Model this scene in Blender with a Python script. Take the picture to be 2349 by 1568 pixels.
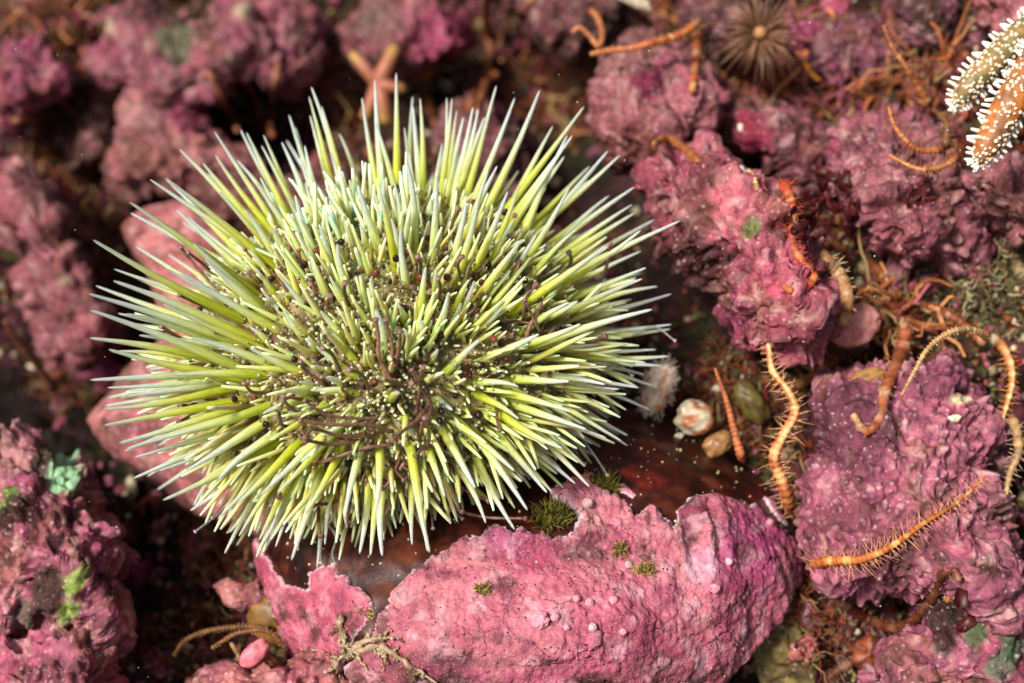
import bpy, bmesh, math, random
import numpy as np
from mathutils import Vector, Matrix

random.seed(7)
RNG = np.random.default_rng(11)
scene = bpy.context.scene
for o in list(bpy.data.objects):
    bpy.data.objects.remove(o)
scene.unit_settings.system = 'METRIC'
scene.unit_settings.scale_length = 0.01          # one unit is a centimetre

# ------------------------------------------------------------------ camera
PITCH = math.radians(45)
D0 = 18.0
FW = np.array([0.0, math.cos(PITCH), -math.sin(PITCH)])
RT = np.array([1.0, 0.0, 0.0])
UP = np.array([0.0, math.sin(PITCH), math.cos(PITCH)])
CAM = -FW * D0
K = 0.36 / 1174.5
cam = bpy.data.cameras.new('camera')
cam.lens = 50
cam.sensor_width = 36
cam.clip_start = 0.05
cam.clip_end = 500
cam.dof.use_dof = True
cam.dof.focus_distance = 14.5
cam.dof.aperture_fstop = 0.21
camo = bpy.data.objects.new('camera', cam)
scene.collection.objects.link(camo)
camo.matrix_world = Matrix(((RT[0], UP[0], -FW[0], CAM[0]), (RT[1], UP[1], -FW[1], CAM[1]),
                            (RT[2], UP[2], -FW[2], CAM[2]), (0, 0, 0, 1)))
scene.camera = camo

# ------------------------------------------------------------------ light
TOSUN = -0.55 * RT + 0.36 * UP - 1.0 * FW
TOSUN = TOSUN / np.linalg.norm(TOSUN)
world = bpy.data.worlds.new('World')
scene.world = world
world.use_nodes = True
nt = world.node_tree
nt.nodes.clear()
sky = nt.nodes.new('ShaderNodeTexSky')
sky.sky_type = 'NISHITA'
sky.sun_disc = False
sky.air_density = 0.7
sky.dust_density = 5.0
sky.ozone_density = 0.6
sky.sun_elevation = math.asin(TOSUN[2])
sky.sun_rotation = math.atan2(TOSUN[0], TOSUN[1])
bg = nt.nodes.new('ShaderNodeBackground')
bg.inputs['Strength'].default_value = 0.09
wo = nt.nodes.new('ShaderNodeOutputWorld')
nt.links.new(sky.outputs[0], bg.inputs[0])
nt.links.new(bg.outputs[0], wo.inputs[0])
sl = bpy.data.lights.new('sun', 'SUN')
sl.energy = 4.6
sl.angle = math.radians(11)
sl.color = (1.0, 0.975, 0.93)
so = bpy.data.objects.new('sun', sl)
scene.collection.objects.link(so)
so.location = (-20, -10, 60)
so.rotation_euler = Vector(TOSUN).to_track_quat('Z', 'Y').to_euler()

scene.view_settings.view_transform = 'Standard'
scene.view_settings.look = 'None'
scene.view_settings.gamma = 1
scene.view_settings.use_curve_mapping = False
scene.view_settings.exposure = 0.14


# ------------------------------------------------------------------ helpers
def P(px, py, d):
    """point seen at photo pixel (2349 x 1568 grid) at depth d along the view axis"""
    px = np.asarray(px, float); py = np.asarray(py, float); d = np.asarray(d, float)
    x = (px - 1174.5) * K * d
    y = (784 - py) * K * d
    return CAM + x[..., None] * RT + y[..., None] * UP + d[..., None] * FW


def proj(V):
    q = V - CAM
    d = q @ FW
    return (q @ RT) / d / K + 1174.5, 784 - (q @ UP) / d / K, d


def pxs(d):
    return K * d


def lin(r, g, b):
    f = lambda c: c / 255 / 12.92 if c / 255 <= 0.04045 else ((c / 255 + 0.055) / 1.055) ** 2.4
    return np.array([f(r), f(g), f(b)])


def _h(ix, iy, iz, s):
    h = (ix.astype(np.int64) * 374761393 + iy.astype(np.int64) * 668265263 + iz.astype(np.int64) * 2147483647 + s * 974634777)
    h = h & 0xffffffff
    h = ((h ^ (h >> 13)) * 1274126177) & 0xffffffff
    h = ((h ^ (h >> 16)) * 2246822519) & 0xffffffff
    h = h ^ (h >> 15)
    return (h & 0xffffff) / float(0xffffff)


def vnoise(p, f=1.0, s=0):
    q = p * f
    i = np.floor(q); t = q - i
    t = t * t * t * (t * (t * 6 - 15) + 10)
    i = i.astype(np.int64)
    r = 0
    for a in (0, 1):
        for b in (0, 1):
            for c in (0, 1):
                w = (t[:, 0] if a else 1 - t[:, 0]) * (t[:, 1] if b else 1 - t[:, 1]) * (t[:, 2] if c else 1 - t[:, 2])
                r = r + w * _h(i[:, 0] + a, i[:, 1] + b, i[:, 2] + c, s)
    return r * 2 - 1


def fbm(p, f=1.0, o=4, s=0, g=0.5):
    r = 0; a = 1; n = 0
    for k in range(o):
        r = r + a * vnoise(p + 17.3 * k, f, s + k); n += a
        a *= g; f *= 2.03
    return r / n


def worley(p, f=1.0, s=0):
    q = p * f
    i = np.floor(q).astype(np.int64)
    best = np.full(len(p), 9.0); bid = np.zeros(len(p))
    for a in (-1, 0, 1):
        for b in (-1, 0, 1):
            for c in (-1, 0, 1):
                x, y, z = i[:, 0] + a, i[:, 1] + b, i[:, 2] + c
                cx = x + 0.15 + 0.7 * _h(x, y, z, s + 1); cy = y + 0.15 + 0.7 * _h(x, y, z, s + 2); cz = z + 0.15 + 0.7 * _h(x, y, z, s + 3)
                d = (q[:, 0] - cx) ** 2 + (q[:, 1] - cy) ** 2 + (q[:, 2] - cz) ** 2
                m = d < best
                best = np.where(m, d, best)
                bid = np.where(m, _h(x, y, z, s + 4), bid)
    return np.sqrt(best), bid


def sst(a, b, x):
    t = np.clip((x - a) / (b - a), 0, 1)
    return t * t * (3 - 2 * t)


def mk_mesh(name, V, F, mats, col=None, smooth=True, attr=None):
    V = np.asarray(V, np.float32)
    me = bpy.data.meshes.new(name)
    if isinstance(F, np.ndarray):
        n = F.shape[1]
        me.vertices.add(len(V)); me.vertices.foreach_set('co', V.ravel())
        me.loops.add(F.size); me.loops.foreach_set('vertex_index', F.ravel().astype(np.int32))
        me.polygons.add(len(F))
        me.polygons.foreach_set('loop_start', np.arange(0, F.size, n, dtype=np.int32))
        me.update(calc_edges=True)
    else:
        me.from_pydata(V.tolist(), [], F)
    if smooth:
        me.polygons.foreach_set('use_smooth', np.ones(len(me.polygons), dtype=bool))
    if not isinstance(mats, (list, tuple)):
        mats = [mats]
    for m in mats:
        me.materials.append(m)
    if col is not None:
        ca = me.color_attributes.new('Col', 'FLOAT_COLOR', 'POINT')
        c4 = np.ones((len(V), 4), np.float32); c4[:, :3] = np.clip(col, 0.0005, 0.95)
        ca.data.foreach_set('color', c4.ravel())
    if attr is not None:
        a = me.attributes.new('along', 'FLOAT', 'POINT')
        a.data.foreach_set('value', np.asarray(attr, np.float32))
    me.update()
    return me


def link(name, data, parent=None, loc=None):
    o = bpy.data.objects.new(name, data)
    scene.collection.objects.link(o)
    if loc is not None:
        o.location = loc
    if parent is not None:
        o.parent = parent
    return o


def tag(o, label=None, cat=None, group=None, kind=None):
    if label: o['label'] = label
    if cat: o['category'] = cat
    if group: o['group'] = group
    if kind: o['kind'] = kind
    return o


def root_at(name, loc, label, cat, group=None):
    return tag(link(name, None, None, Vector(loc)), label, cat, group)


def wloc(o):
    v = Vector((0, 0, 0))
    while o is not None:
        v = v + o.location; o = o.parent
    return np.array(v)


def body(name, V, F, mat, parent=None, col=None, smooth=True, attr=None, origin=None):
    """one mesh object; origin at its own base (top level) or at its parent's origin"""
    if parent is None:
        o0 = np.array(origin) if origin is not None else np.array([V[:, 0].mean(), V[:, 1].mean(), V[:, 2].min()])
        me = mk_mesh(name, V - o0, F, mat, col, smooth, attr)
        return link(name, me, None, Vector(o0))
    me = mk_mesh(name, V - wloc(parent), F, mat, col, smooth, attr)
    return link(name, me, parent)


class Acc:
    """collects pieces into one mesh"""
    def __init__(s): s.V = []; s.F = []; s.C = []; s.A = []; s.n = 0
    def add(s, V, F, c=None, a=None):
        s.V.append(V); s.F.append(np.asarray(F) + s.n); s.n += len(V)
        if c is not None:
            c = np.asarray(c); s.C.append(np.tile(c, (len(V), 1)) if c.ndim == 1 else c)
        if a is not None: s.A.append(a)
    def get(s):
        return np.concatenate(s.V), np.concatenate(s.F), (np.concatenate(s.C) if s.C else None), (np.concatenate(s.A) if s.A else None)


def ico(sub):
    bm = bmesh.new()
    bmesh.ops.create_icosphere(bm, subdivisions=sub, radius=1)
    V = np.array([v.co[:] for v in bm.verts]); F = np.array([[v.index for v in f.verts] for f in bm.faces])
    bm.free()
    return V, F


ICO = {k: ico(k) for k in (1, 2, 3, 4, 5, 6, 7)}


def vnormals(V, F):
    n = np.cross(V[F[:, 1]] - V[F[:, 0]], V[F[:, 2]] - V[F[:, 0]])
    N = np.zeros_like(V)
    for k in range(3):
        for c in range(3):
            N[:, c] += np.bincount(F[:, k], weights=n[:, c], minlength=len(V))
    return N / np.maximum(np.linalg.norm(N, axis=1), 1e-12)[:, None]


def tube(path, rad, ns=8, cap=True):
    path = np.asarray(path, float); n = len(path)
    rad = np.broadcast_to(np.asarray(rad, float), (n,))
    t = np.gradient(path, axis=0)
    t /= np.maximum(np.linalg.norm(t, axis=1), 1e-9)[:, None]
    ref = np.array([0, 0, 1.0]) if abs(t[0][2]) < 0.9 else np.array([1.0, 0, 0])
    u = np.cross(t[0], ref); u /= np.linalg.norm(u)
    V = []; UU = []
    for k in range(n):
        u = u - t[k] * (u @ t[k]); u /= max(np.linalg.norm(u), 1e-9)
        w = np.cross(t[k], u)
        a = np.arange(ns) / ns * 2 * math.pi
        V.append(path[k] + rad[k] * (np.cos(a)[:, None] * u + np.sin(a)[:, None] * w))
    V = np.concatenate(V)
    k = np.arange(n - 1)[:, None] * ns; j = np.arange(ns)[None, :]; j2 = (j + 1) % ns
    A = k + j; B = k + j2; Cc = k + ns + j2; D = k + ns + j
    F = np.concatenate([np.stack([A, B, Cc], -1).reshape(-1, 3), np.stack([A, Cc, D], -1).reshape(-1, 3)])
    a = np.repeat(np.linspace(0, 1, n), ns)
    if cap:
        V = np.concatenate([V, path[:1], path[-1:]])
        i0 = n * ns; i1 = i0 + 1; jj = np.arange(ns); jn = (jj + 1) % ns
        F = np.concatenate([F, np.stack([np.full(ns, i0), jn, jj], -1), np.stack([np.full(ns, i1), (n - 1) * ns + jj, (n - 1) * ns + jn], -1)])
        a = np.concatenate([a, [0, 1]])
    return V, F, a


def spline(pts, n):
    pts = np.asarray(pts, float)
    p = np.concatenate([[2 * pts[0] - pts[1]], pts, [2 * pts[-1] - pts[-2]]])
    seg = np.linalg.norm(np.diff(pts, axis=0), axis=1)
    cum = np.concatenate([[0], np.cumsum(seg)])
    out = []
    for s in np.linspace(0, cum[-1], n):
        k = min(max(np.searchsorted(cum, s, side='right') - 1, 0), len(seg) - 1)
        t = (s - cum[k]) / max(seg[k], 1e-9)
        a, b, c, d = p[k], p[k + 1], p[k + 2], p[k + 3]
        out.append(0.5 * (2 * b + (c - a) * t + (2 * a - 5 * b + 4 * c - d) * t * t + (3 * b - a - 3 * c + d) * t ** 3))
    return np.array(out)


# ------------------------------------------------------------------ materials
def new_mat(name):
    m = bpy.data.materials.new(name); m.use_nodes = True
    n = m.node_tree.nodes; l = m.node_tree.links
    b = n['Principled BSDF']
    return m, n, l, b


def crust_mat(name, rough=0.6, nscale=9.0, var=0.35, bump=0.35, bscale=14.0, fleck=0.25, fleck_col=(0.75, 0.5, 0.55, 1), speck=0.0, sat=1.0):
    """vertex colour varied by fine noise, pale voronoi flecks and dark pits, with bump"""
    m, n, l, b = new_mat(name)
    tc = n.new('ShaderNodeTexCoord')
    at = n.new('ShaderNodeAttribute'); at.attribute_name = 'Col'
    nz = n.new('ShaderNodeTexNoise'); nz.inputs['Scale'].default_value = nscale; nz.inputs['Detail'].default_value = 6; nz.inputs['Roughness'].default_value = 0.65
    l.new(tc.outputs['Object'], nz.inputs['Vector'])
    mr = n.new('ShaderNodeMapRange'); mr.inputs['From Min'].default_value = 0.3; mr.inputs['From Max'].default_value = 0.7
    mr.inputs['To Min'].default_value = 1 - var; mr.inputs['To Max'].default_value = 1 + var
    l.new(nz.outputs['Fac'], mr.inputs['Value'])
    mul = n.new('ShaderNodeVectorMath'); mul.operation = 'SCALE'
    l.new(at.outputs['Color'], mul.inputs[0]); l.new(mr.outputs[0], mul.inputs['Scale'])
    vo = n.new('ShaderNodeTexVoronoi'); vo.inputs['Scale'].default_value = bscale; vo.inputs['Randomness'].default_value = 1
    l.new(tc.outputs['Object'], vo.inputs['Vector'])
    fl = n.new('ShaderNodeMapRange'); fl.inputs['From Min'].default_value = 0.32; fl.inputs['From Max'].default_value = 0.12
    fl.inputs['To Min'].default_value = 0; fl.inputs['To Max'].default_value = fleck
    l.new(vo.outputs['Distance'], fl.inputs['Value'])
    gate = n.new('ShaderNodeMath'); gate.operation = 'MULTIPLY'
    sep = n.new('ShaderNodeSeparateColor'); l.new(vo.outputs['Color'], sep.inputs[0])
    l.new(fl.outputs[0], gate.inputs[0]); l.new(sep.outputs[0], gate.inputs[1])
    mx = n.new('ShaderNodeMix'); mx.data_type = 'RGBA'
    l.new(gate.outputs[0], mx.inputs[0]); l.new(mul.outputs[0], mx.inputs[6]); mx.inputs[7].default_value = fleck_col
    last = mx.outputs[2]
    if speck > 0:
        v2 = n.new('ShaderNodeTexVoronoi'); v2.inputs['Scale'].default_value = 13; v2.inputs['Randomness'].default_value = 1
        l.new(tc.outputs['Object'], v2.inputs['Vector'])
        s2 = n.new('ShaderNodeMapRange'); s2.inputs['From Min'].default_value = 0.2; s2.inputs['From Max'].default_value = 0.12
        s2.inputs['To Min'].default_value = 0; s2.inputs['To Max'].default_value = 1
        l.new(v2.outputs['Distance'], s2.inputs['Value'])
        se2 = n.new('ShaderNodeSeparateColor'); l.new(v2.outputs['Color'], se2.inputs[0])
        g2 = n.new('ShaderNodeMath'); g2.operation = 'GREATER_THAN'; g2.inputs[1].default_value = 1 - speck
        l.new(se2.outputs[1], g2.inputs[0])
        g3 = n.new('ShaderNodeMath'); g3.operation = 'MULTIPLY'; l.new(g2.outputs[0], g3.inputs[0]); l.new(s2.outputs[0], g3.inputs[1])
        m3 = n.new('ShaderNodeMix'); m3.data_type = 'RGBA'
        l.new(g3.outputs[0], m3.inputs[0]); l.new(last, m3.inputs[6]); m3.inputs[7].default_value = (0.045, 0.02, 0.018, 1)
        last = m3.outputs[2]
    l.new(last, b.inputs['Base Color'])
    b.inputs['Roughness'].default_value = rough
    b.inputs['Specular IOR Level'].default_value = 0.2
    ad = n.new('ShaderNodeMath'); ad.operation = 'SUBTRACT'
    l.new(nz.outputs['Fac'], ad.inputs[0]); l.new(vo.outputs['Distance'], ad.inputs[1])
    bp = n.new('ShaderNodeBump'); bp.inputs['Strength'].default_value = bump; bp.inputs['Distance'].default_value = 0.04
    l.new(ad.outputs[0], bp.inputs['Height']); l.new(bp.outputs[0], b.inputs['Normal'])
    return m


def flesh_mat(name, rough=0.45, sss=0.0, alpha=1.0, trans=0.0, nscale=20, var=0.25, spec=0.35):
    m, n, l, b = new_mat(name)
    tc = n.new('ShaderNodeTexCoord')
    at = n.new('ShaderNodeAttribute'); at.attribute_name = 'Col'
    nz = n.new('ShaderNodeTexNoise'); nz.inputs['Scale'].default_value = nscale; nz.inputs['Detail'].default_value = 4
    l.new(tc.outputs['Object'], nz.inputs['Vector'])
    mr = n.new('ShaderNodeMapRange'); mr.inputs['From Min'].default_value = 0.3; mr.inputs['From Max'].default_value = 0.7
    mr.inputs['To Min'].default_value = 1 - var; mr.inputs['To Max'].default_value = 1 + var
    l.new(nz.outputs['Fac'], mr.inputs['Value'])
    mul = n.new('ShaderNodeVectorMath'); mul.operation = 'SCALE'
    l.new(at.outputs['Color'], mul.inputs[0]); l.new(mr.outputs[0], mul.inputs['Scale'])
    l.new(mul.outputs[0], b.inputs['Base Color'])
    b.inputs['Roughness'].default_value = rough
    b.inputs['Specular IOR Level'].default_value = spec
    if sss: 
        b.inputs['Subsurface Weight'].default_value = sss; b.inputs['Subsurface Scale'].default_value = 0.06
        b.inputs['Subsurface Radius'].default_value = (1, 0.8, 0.4)
    if trans: b.inputs['Transmission Weight'].default_value = trans
    b.inputs['Alpha'].default_value = alpha
    return m


def spine_mat():
    m, n, l, b = new_mat('spine_calcite')
    at = n.new('ShaderNodeAttribute'); at.attribute_name = 'along'
    oi = n.new('ShaderNodeObjectInfo')
    # shift the point where the white begins from spine to spine
    sh = n.new('ShaderNodeMath'); sh.operation = 'MULTIPLY_ADD'; sh.inputs[1].default_value = 0.44; sh.inputs[2].default_value = -0.30
    l.new(oi.outputs['Random'], sh.inputs[0])
    ad = n.new('ShaderNodeMath'); ad.operation = 'ADD'
    l.new(at.outputs['Fac'], ad.inputs[0]); l.new(sh.outputs[0], ad.inputs[1])
    r1 = n.new('ShaderNodeValToRGB')
    cr = r1.color_ramp
    cr.elements[0].position = 0.0; cr.elements[0].color = (0.52, 0.55, 0.03, 1)
    cr.elements[1].position = 1.0; cr.elements[1].color = (0.80, 0.94, 0.82, 1)
    for p_, c_ in ((0.22, (0.70, 0.72, 0.09, 1)), (0.45, (0.75, 0.81, 0.25, 1)), (0.62, (0.75, 0.86, 0.44, 1)), (0.8, (0.72, 0.86, 0.62, 1))):
        e = cr.elements.new(p_); e.color = c_
    l.new(ad.outputs[0], r1.inputs[0])
    r2 = n.new('ShaderNodeValToRGB')      # a paler, greener kind
    cr = r2.color_ramp
    cr.elements[0].position = 0.0; cr.elements[0].color = (0.42, 0.52, 0.04, 1)
    cr.elements[1].position = 1.0; cr.elements[1].color = (0.80, 0.93, 0.83, 1)
    for p_, c_ in ((0.3, (0.66, 0.74, 0.24, 1)), (0.55, (0.73, 0.84, 0.46, 1)), (0.76, (0.70, 0.83, 0.60, 1))):
        e = cr.elements.new(p_); e.color = c_
    l.new(ad.outputs[0], r2.inputs[0])
    fr = n.new('ShaderNodeMath'); fr.operation = 'MULTIPLY'; fr.inputs[1].default_value = 7.31
    l.new(oi.outputs['Random'], fr.inputs[0])
    fr2 = n.new('ShaderNodeMath'); fr2.operation = 'FRACT'; l.new(fr.outputs[0], fr2.inputs[0])
    mx = n.new('ShaderNodeMix'); mx.data_type = 'RGBA'
    l.new(fr2.outputs[0], mx.inputs[0]); l.new(r1.outputs[0], mx.inputs[6]); l.new(r2.outputs[0], mx.inputs[7])
    # faint growth mottling
    tc = n.new('ShaderNodeTexCoord')
    nz = n.new('ShaderNodeTexNoise'); nz.inputs['Scale'].default_value = 3; nz.inputs['Detail'].default_value = 4
    mp = n.new('ShaderNodeMapping'); mp.inputs['Scale'].default_value = (1.5, 1.5, 4)
    l.new(tc.outputs['Object'], mp.inputs[0]); l.new(mp.outputs[0], nz.inputs['Vector'])
    mr = n.new('ShaderNodeMapRange'); mr.inputs['From Min'].default_value = 0.3; mr.inputs['From Max'].default_value = 0.7
    mr.inputs['To Min'].default_value = 0.72; mr.inputs['To Max'].default_value = 1.14
    l.new(nz.outputs['Fac'], mr.inputs['Value'])
    mul = n.new('ShaderNodeVectorMath'); mul.operation = 'SCALE'
    l.new(mx.outputs[2], mul.inputs[0]); l.new(mr.outputs[0], mul.inputs['Scale'])
    l.new(mul.outputs[0], b.inputs['Base Color'])
    b.inputs['Roughness'].default_value = 0.5
    b.inputs['Specular IOR Level'].default_value = 0.22
    b.inputs['Subsurface Weight'].default_value = 0.85
    b.inputs['Subsurface Scale'].default_value = 0.16
    b.inputs['Subsurface Radius'].default_value = (1.0, 1.0, 0.9)
    tr = n.new('ShaderNodeBsdfTranslucent'); l.new(mul.outputs[0], tr.inputs['Color'])
    ms = n.new('ShaderNodeMixShader'); ms.inputs[0].default_value = 0.15
    l.new(b.outputs[0], ms.inputs[1]); l.new(tr.outputs[0], ms.inputs[2])
    l.new(ms.outputs[0], n['Material Output'].inputs['Surface'])
    return m


M_CORAL = crust_mat('coralline_crust', 0.65, 9, 0.5, 0.6, 12, 0.5)
M_CORAL_SHARP = crust_mat('coralline_crust_close', 0.62, 15, 0.34, 0.32, 30, 0.4, speck=0.45)
M_SEABED = crust_mat('seabed_silt', 0.9, 6, 0.6, 0.7, 9, 0.1, (0.2, 0.12, 0.06, 1))
M_TURF = flesh_mat('turf', 0.85)
M_ARM = flesh_mat('brittle_star_skin', 0.5, nscale=25, var=0.35)
M_STAR = flesh_mat('starfish_skin', 0.55, nscale=18, var=0.35)
M_SOFT = flesh_mat('soft_tissue', 0.45, sss=0.3, nscale=12)
M_TEST = flesh_mat('urchin_skin', 0.55, nscale=14, var=0.5)
M_BEAD = flesh_mat('glassy_bead', 0.35, spec=0.4, var=0.2)
M_FOOT = flesh_mat('tube_foot_skin', 0.4, nscale=22, var=0.3)
M_CLEAR = flesh_mat('clear_tube_foot', 0.3, alpha=0.5, var=0.1)
M_SHELL = flesh_mat('shell_lime', 0.35, nscale=14, var=0.25)
M_SPINE = spine_mat()


def small_spine_mat():
    m, n, l, b = new_mat('small_spine_calcite')
    at = n.new('ShaderNodeAttribute'); at.attribute_name = 'Col'
    l.new(at.outputs['Color'], b.inputs['Base Color'])
    b.inputs['Roughness'].default_value = 0.6; b.inputs['Specular IOR Level'].default_value = 0.12
    b.inputs['Subsurface Weight'].default_value = 0.7; b.inputs['Subsurface Scale'].default_value = 0.1
    return m


M_SMALL = small_spine_mat()


def shell_dark_mat():
    m, n, l, b = new_mat('mussel_skin')
    tc = n.new('ShaderNodeTexCoord')
    at = n.new('ShaderNodeAttribute'); at.attribute_name = 'Col'
    nz = n.new('ShaderNodeTexNoise'); nz.inputs['Scale'].default_value = 5; nz.inputs['Detail'].default_value = 8; nz.inputs['Roughness'].default_value = 0.7
    l.new(tc.outputs['Object'], nz.inputs['Vector'])
    mr = n.new('ShaderNodeMapRange'); mr.inputs['From Min'].default_value = 0.3; mr.inputs['From Max'].default_value = 0.7
    mr.inputs['To Min'].default_value = 0.4; mr.inputs['To Max'].default_value = 1.6
    l.new(nz.outputs['Fac'], mr.inputs['Value'])
    mul = n.new('ShaderNodeVectorMath'); mul.operation = 'SCALE'
    l.new(at.outputs['Color'], mul.inputs[0]); l.new(mr.outputs[0], mul.inputs['Scale'])
    l.new(mul.outputs[0], b.inputs['Base Color'])
    b.inputs['Roughness'].default_value = 0.36
    b.inputs['Specular IOR Level'].default_value = 0.4
    bp = n.new('ShaderNodeBump'); bp.inputs['Strength'].default_value = 0.3; bp.inputs['Distance'].default_value = 0.03
    l.new(nz.outputs['Fac'], bp.inputs['Height']); l.new(bp.outputs[0], b.inputs['Normal'])
    return m


M_MUSSEL = shell_dark_mat()

# ------------------------------------------------------------------ colours
PINK = lin(200, 108, 126); ROSE = lin(182, 88, 110); SALMON = lin(226, 132, 138); PURPLE = lin(150, 60, 105)
MAGENTA = lin(190, 60, 120); PALE = lin(240, 190, 205); MAROON = lin(95, 18, 28); DUSK = lin(150, 82, 96)
BROWN = lin(70, 42, 26); OLIVE = lin(110, 96, 48); RUST = lin(150, 66, 28); DARK = lin(42, 24, 16)
GREEN = lin(120, 150, 60); MINT = lin(150, 205, 165); CREAM = lin(225, 205, 170); ORANGE = lin(225, 118, 45)


def mixc(a, b, t):
    t = np.clip(t, 0, 1)[:, None]
    return a * (1 - t) + b * t


# ------------------------------------------------------------------ seabed
CTRL = [  # photo x, y, depth of the bottom there
    (60, 60, 25.0), (300, 60, 25.5), (500, 200, 25.5), (900, 60, 26), (1180, 120, 26), (1300, 300, 25.0), (1500, 60, 24.0), (1750, 60, 21.8), (1850, 300, 20.0),
    (2050, 60, 20.2), (2300, 60, 19.0), (2050, 200, 19.2), (2300, 300, 18.6), (1650, 330, 20.2), (1380, 400, 22.5), (1560, 650, 20.0), (1900, 500, 18.7),
    (2250, 600, 17.0), (2100, 700, 17.3), (1950, 760, 17.5), (1650, 900, 17.8), (1820, 850, 17.4), (2300, 860, 17.2), (2200, 1000, 17.6), (2100, 1400, 16.9), (2330, 1300, 17.2),
    (1880, 1450, 16.6), (1850, 1100, 17.2), (1000, 500, 22.5), (800, 800, 20.5), (300, 500, 23.8), (100, 400, 24.2), (200, 800, 22.8), (60, 900, 22.5), (260, 950, 22.2),
    (100, 1200, 18.4), (330, 1250, 20.0), (100, 1500, 17.6), (400, 1500, 18.0), (560, 1400, 18.0), (600, 1540, 17.3), (1200, 1400, 17.6), (1200, 1650, 16.8), (450, 1200, 20.3),
    (-500, 300, 25), (-500, 1300, 19), (2900, 300, 18.5), (2900, 1200, 17), (1200, -500, 29), (0, -500, 29), (2300, -500, 22), (1200, 2100, 15), (0, 2100, 15.5), (2300, 2100, 15)]
CT = np.array(CTRL, float)


def gdepth(px, py):
    px = np.asarray(px, float).ravel(); py = np.asarray(py, float).ravel()
    d2 = (px[:, None] - CT[None, :, 0]) ** 2 + (py[:, None] - CT[None, :, 1]) ** 2
    w = np.exp(-d2 / (2 * 110 ** 2)) + 1e-3 / (1 + d2 / 250 ** 2) ** 2
    return (w * CT[None, :, 2]).sum(1) / w.sum(1)


def build_seabed():
    def axis(a, b, lo, hi, st):
        inner = np.arange(a, b + 1, st)
        l = a - np.cumsum(np.geomspace(st, 400, 22)); l = l[l > lo][::-1]
        r = b + np.cumsum(np.geomspace(st, 400, 22)); r = r[r < hi]
        return np.concatenate([l, inner, r])
    xs = axis(-120, 2470, -2600, 5000, 9); ys = axis(-120, 1690, -1100, 3300, 9)
    X, Y = np.meshgrid(xs, ys)
    d = gdepth(X, Y).reshape(X.shape)
    V = P(X.ravel(), Y.ravel(), d.ravel())
    nx, ny = len(xs), len(ys)
    i = np.arange(ny - 1)[:, None] * nx + np.arange(nx - 1)[None, :]
    F = np.stack([i, i + nx, i + nx + 1, i + 1], -1).reshape(-1, 4)
    T = np.concatenate([F[:, [0, 1, 2]], F[:, [0, 2, 3]]])
    N = vnormals(V, T)
    if (N @ -FW).mean() < 0: 
        N = -N; F = F[:, ::-1].copy()
    w, wid = worley(V, 2.2, 5)
    h = 0.45 * fbm(V, 0.9, 4, 3) + 0.28 * np.maximum(0, 1 - (w / 0.75) ** 2) * wid + 0.14 * fbm(V, 5.5, 3, 9)
    V = V + N * h[:, None]
    n1 = fbm(V, 0.9, 3, 21); n2 = fbm(V, 2.5, 4, 31); n3 = fbm(V, 1.6, 3, 41)
    col = np.tile(lin(50, 30, 20), (len(V), 1))
    col = mixc(col, lin(74, 66, 34), sst(0.0, 0.35, n1))
    col = mixc(col, lin(110, 50, 28), sst(0.1, 0.4, n2))
    col = mixc(col, lin(112, 56, 68), sst(0.02, 0.3, n3) * 0.85)
    col = mixc(col, lin(120, 108, 70), sst(0.3, 0.5, fbm(V, 6, 3, 55)) * 0.7)
    px, py = X.ravel(), Y.ravel()
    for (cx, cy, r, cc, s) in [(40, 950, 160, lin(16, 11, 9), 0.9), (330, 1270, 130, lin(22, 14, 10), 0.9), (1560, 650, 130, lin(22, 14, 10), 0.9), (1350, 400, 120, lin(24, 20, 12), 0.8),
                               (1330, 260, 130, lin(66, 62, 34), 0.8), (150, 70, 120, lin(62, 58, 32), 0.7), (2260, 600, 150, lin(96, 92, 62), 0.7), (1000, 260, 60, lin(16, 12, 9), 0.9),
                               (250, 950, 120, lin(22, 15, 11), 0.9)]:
        col = mixc(col, cc, s * np.exp(-((px - cx) ** 2 + (py - cy) ** 2) / (r * r)))  # near-black spots paint the shade of the deep gaps; olive ones are bottom colour
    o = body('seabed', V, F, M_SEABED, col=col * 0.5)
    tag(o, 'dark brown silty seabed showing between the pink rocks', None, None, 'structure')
    return o


seabed = build_seabed()


# ------------------------------------------------------------------ rocks
def star_radius(poly, c):
    poly = np.asarray(poly, float); n = len(poly)
    th = np.linspace(0, 2 * math.pi, 720, endpoint=False)
    dx, dy = np.cos(th), -np.sin(th)
    r = np.full(720, 5.0)
    for i in range(n):
        a = poly[i] - c; b = poly[(i + 1) % n] - c
        e = b - a
        den = dx * e[1] - dy * e[0]
        with np.errstate(divide='ignore', invalid='ignore'):
            t = (a[0] * e[1] - a[1] * e[0]) / den
            u = (a[0] * dy - a[1] * dx) / den
        ok = (t > 0) & (u >= -1e-6) & (u <= 1 + 1e-6) & np.isfinite(t)
        r = np.where(ok & (t > r), t, r)
    k = np.array([1, 2, 3, 2, 1.0]); k /= k.sum()
    rp = np.concatenate([r[-2:], r, r[:2]])
    return np.convolve(rp, k, 'valid')


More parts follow.
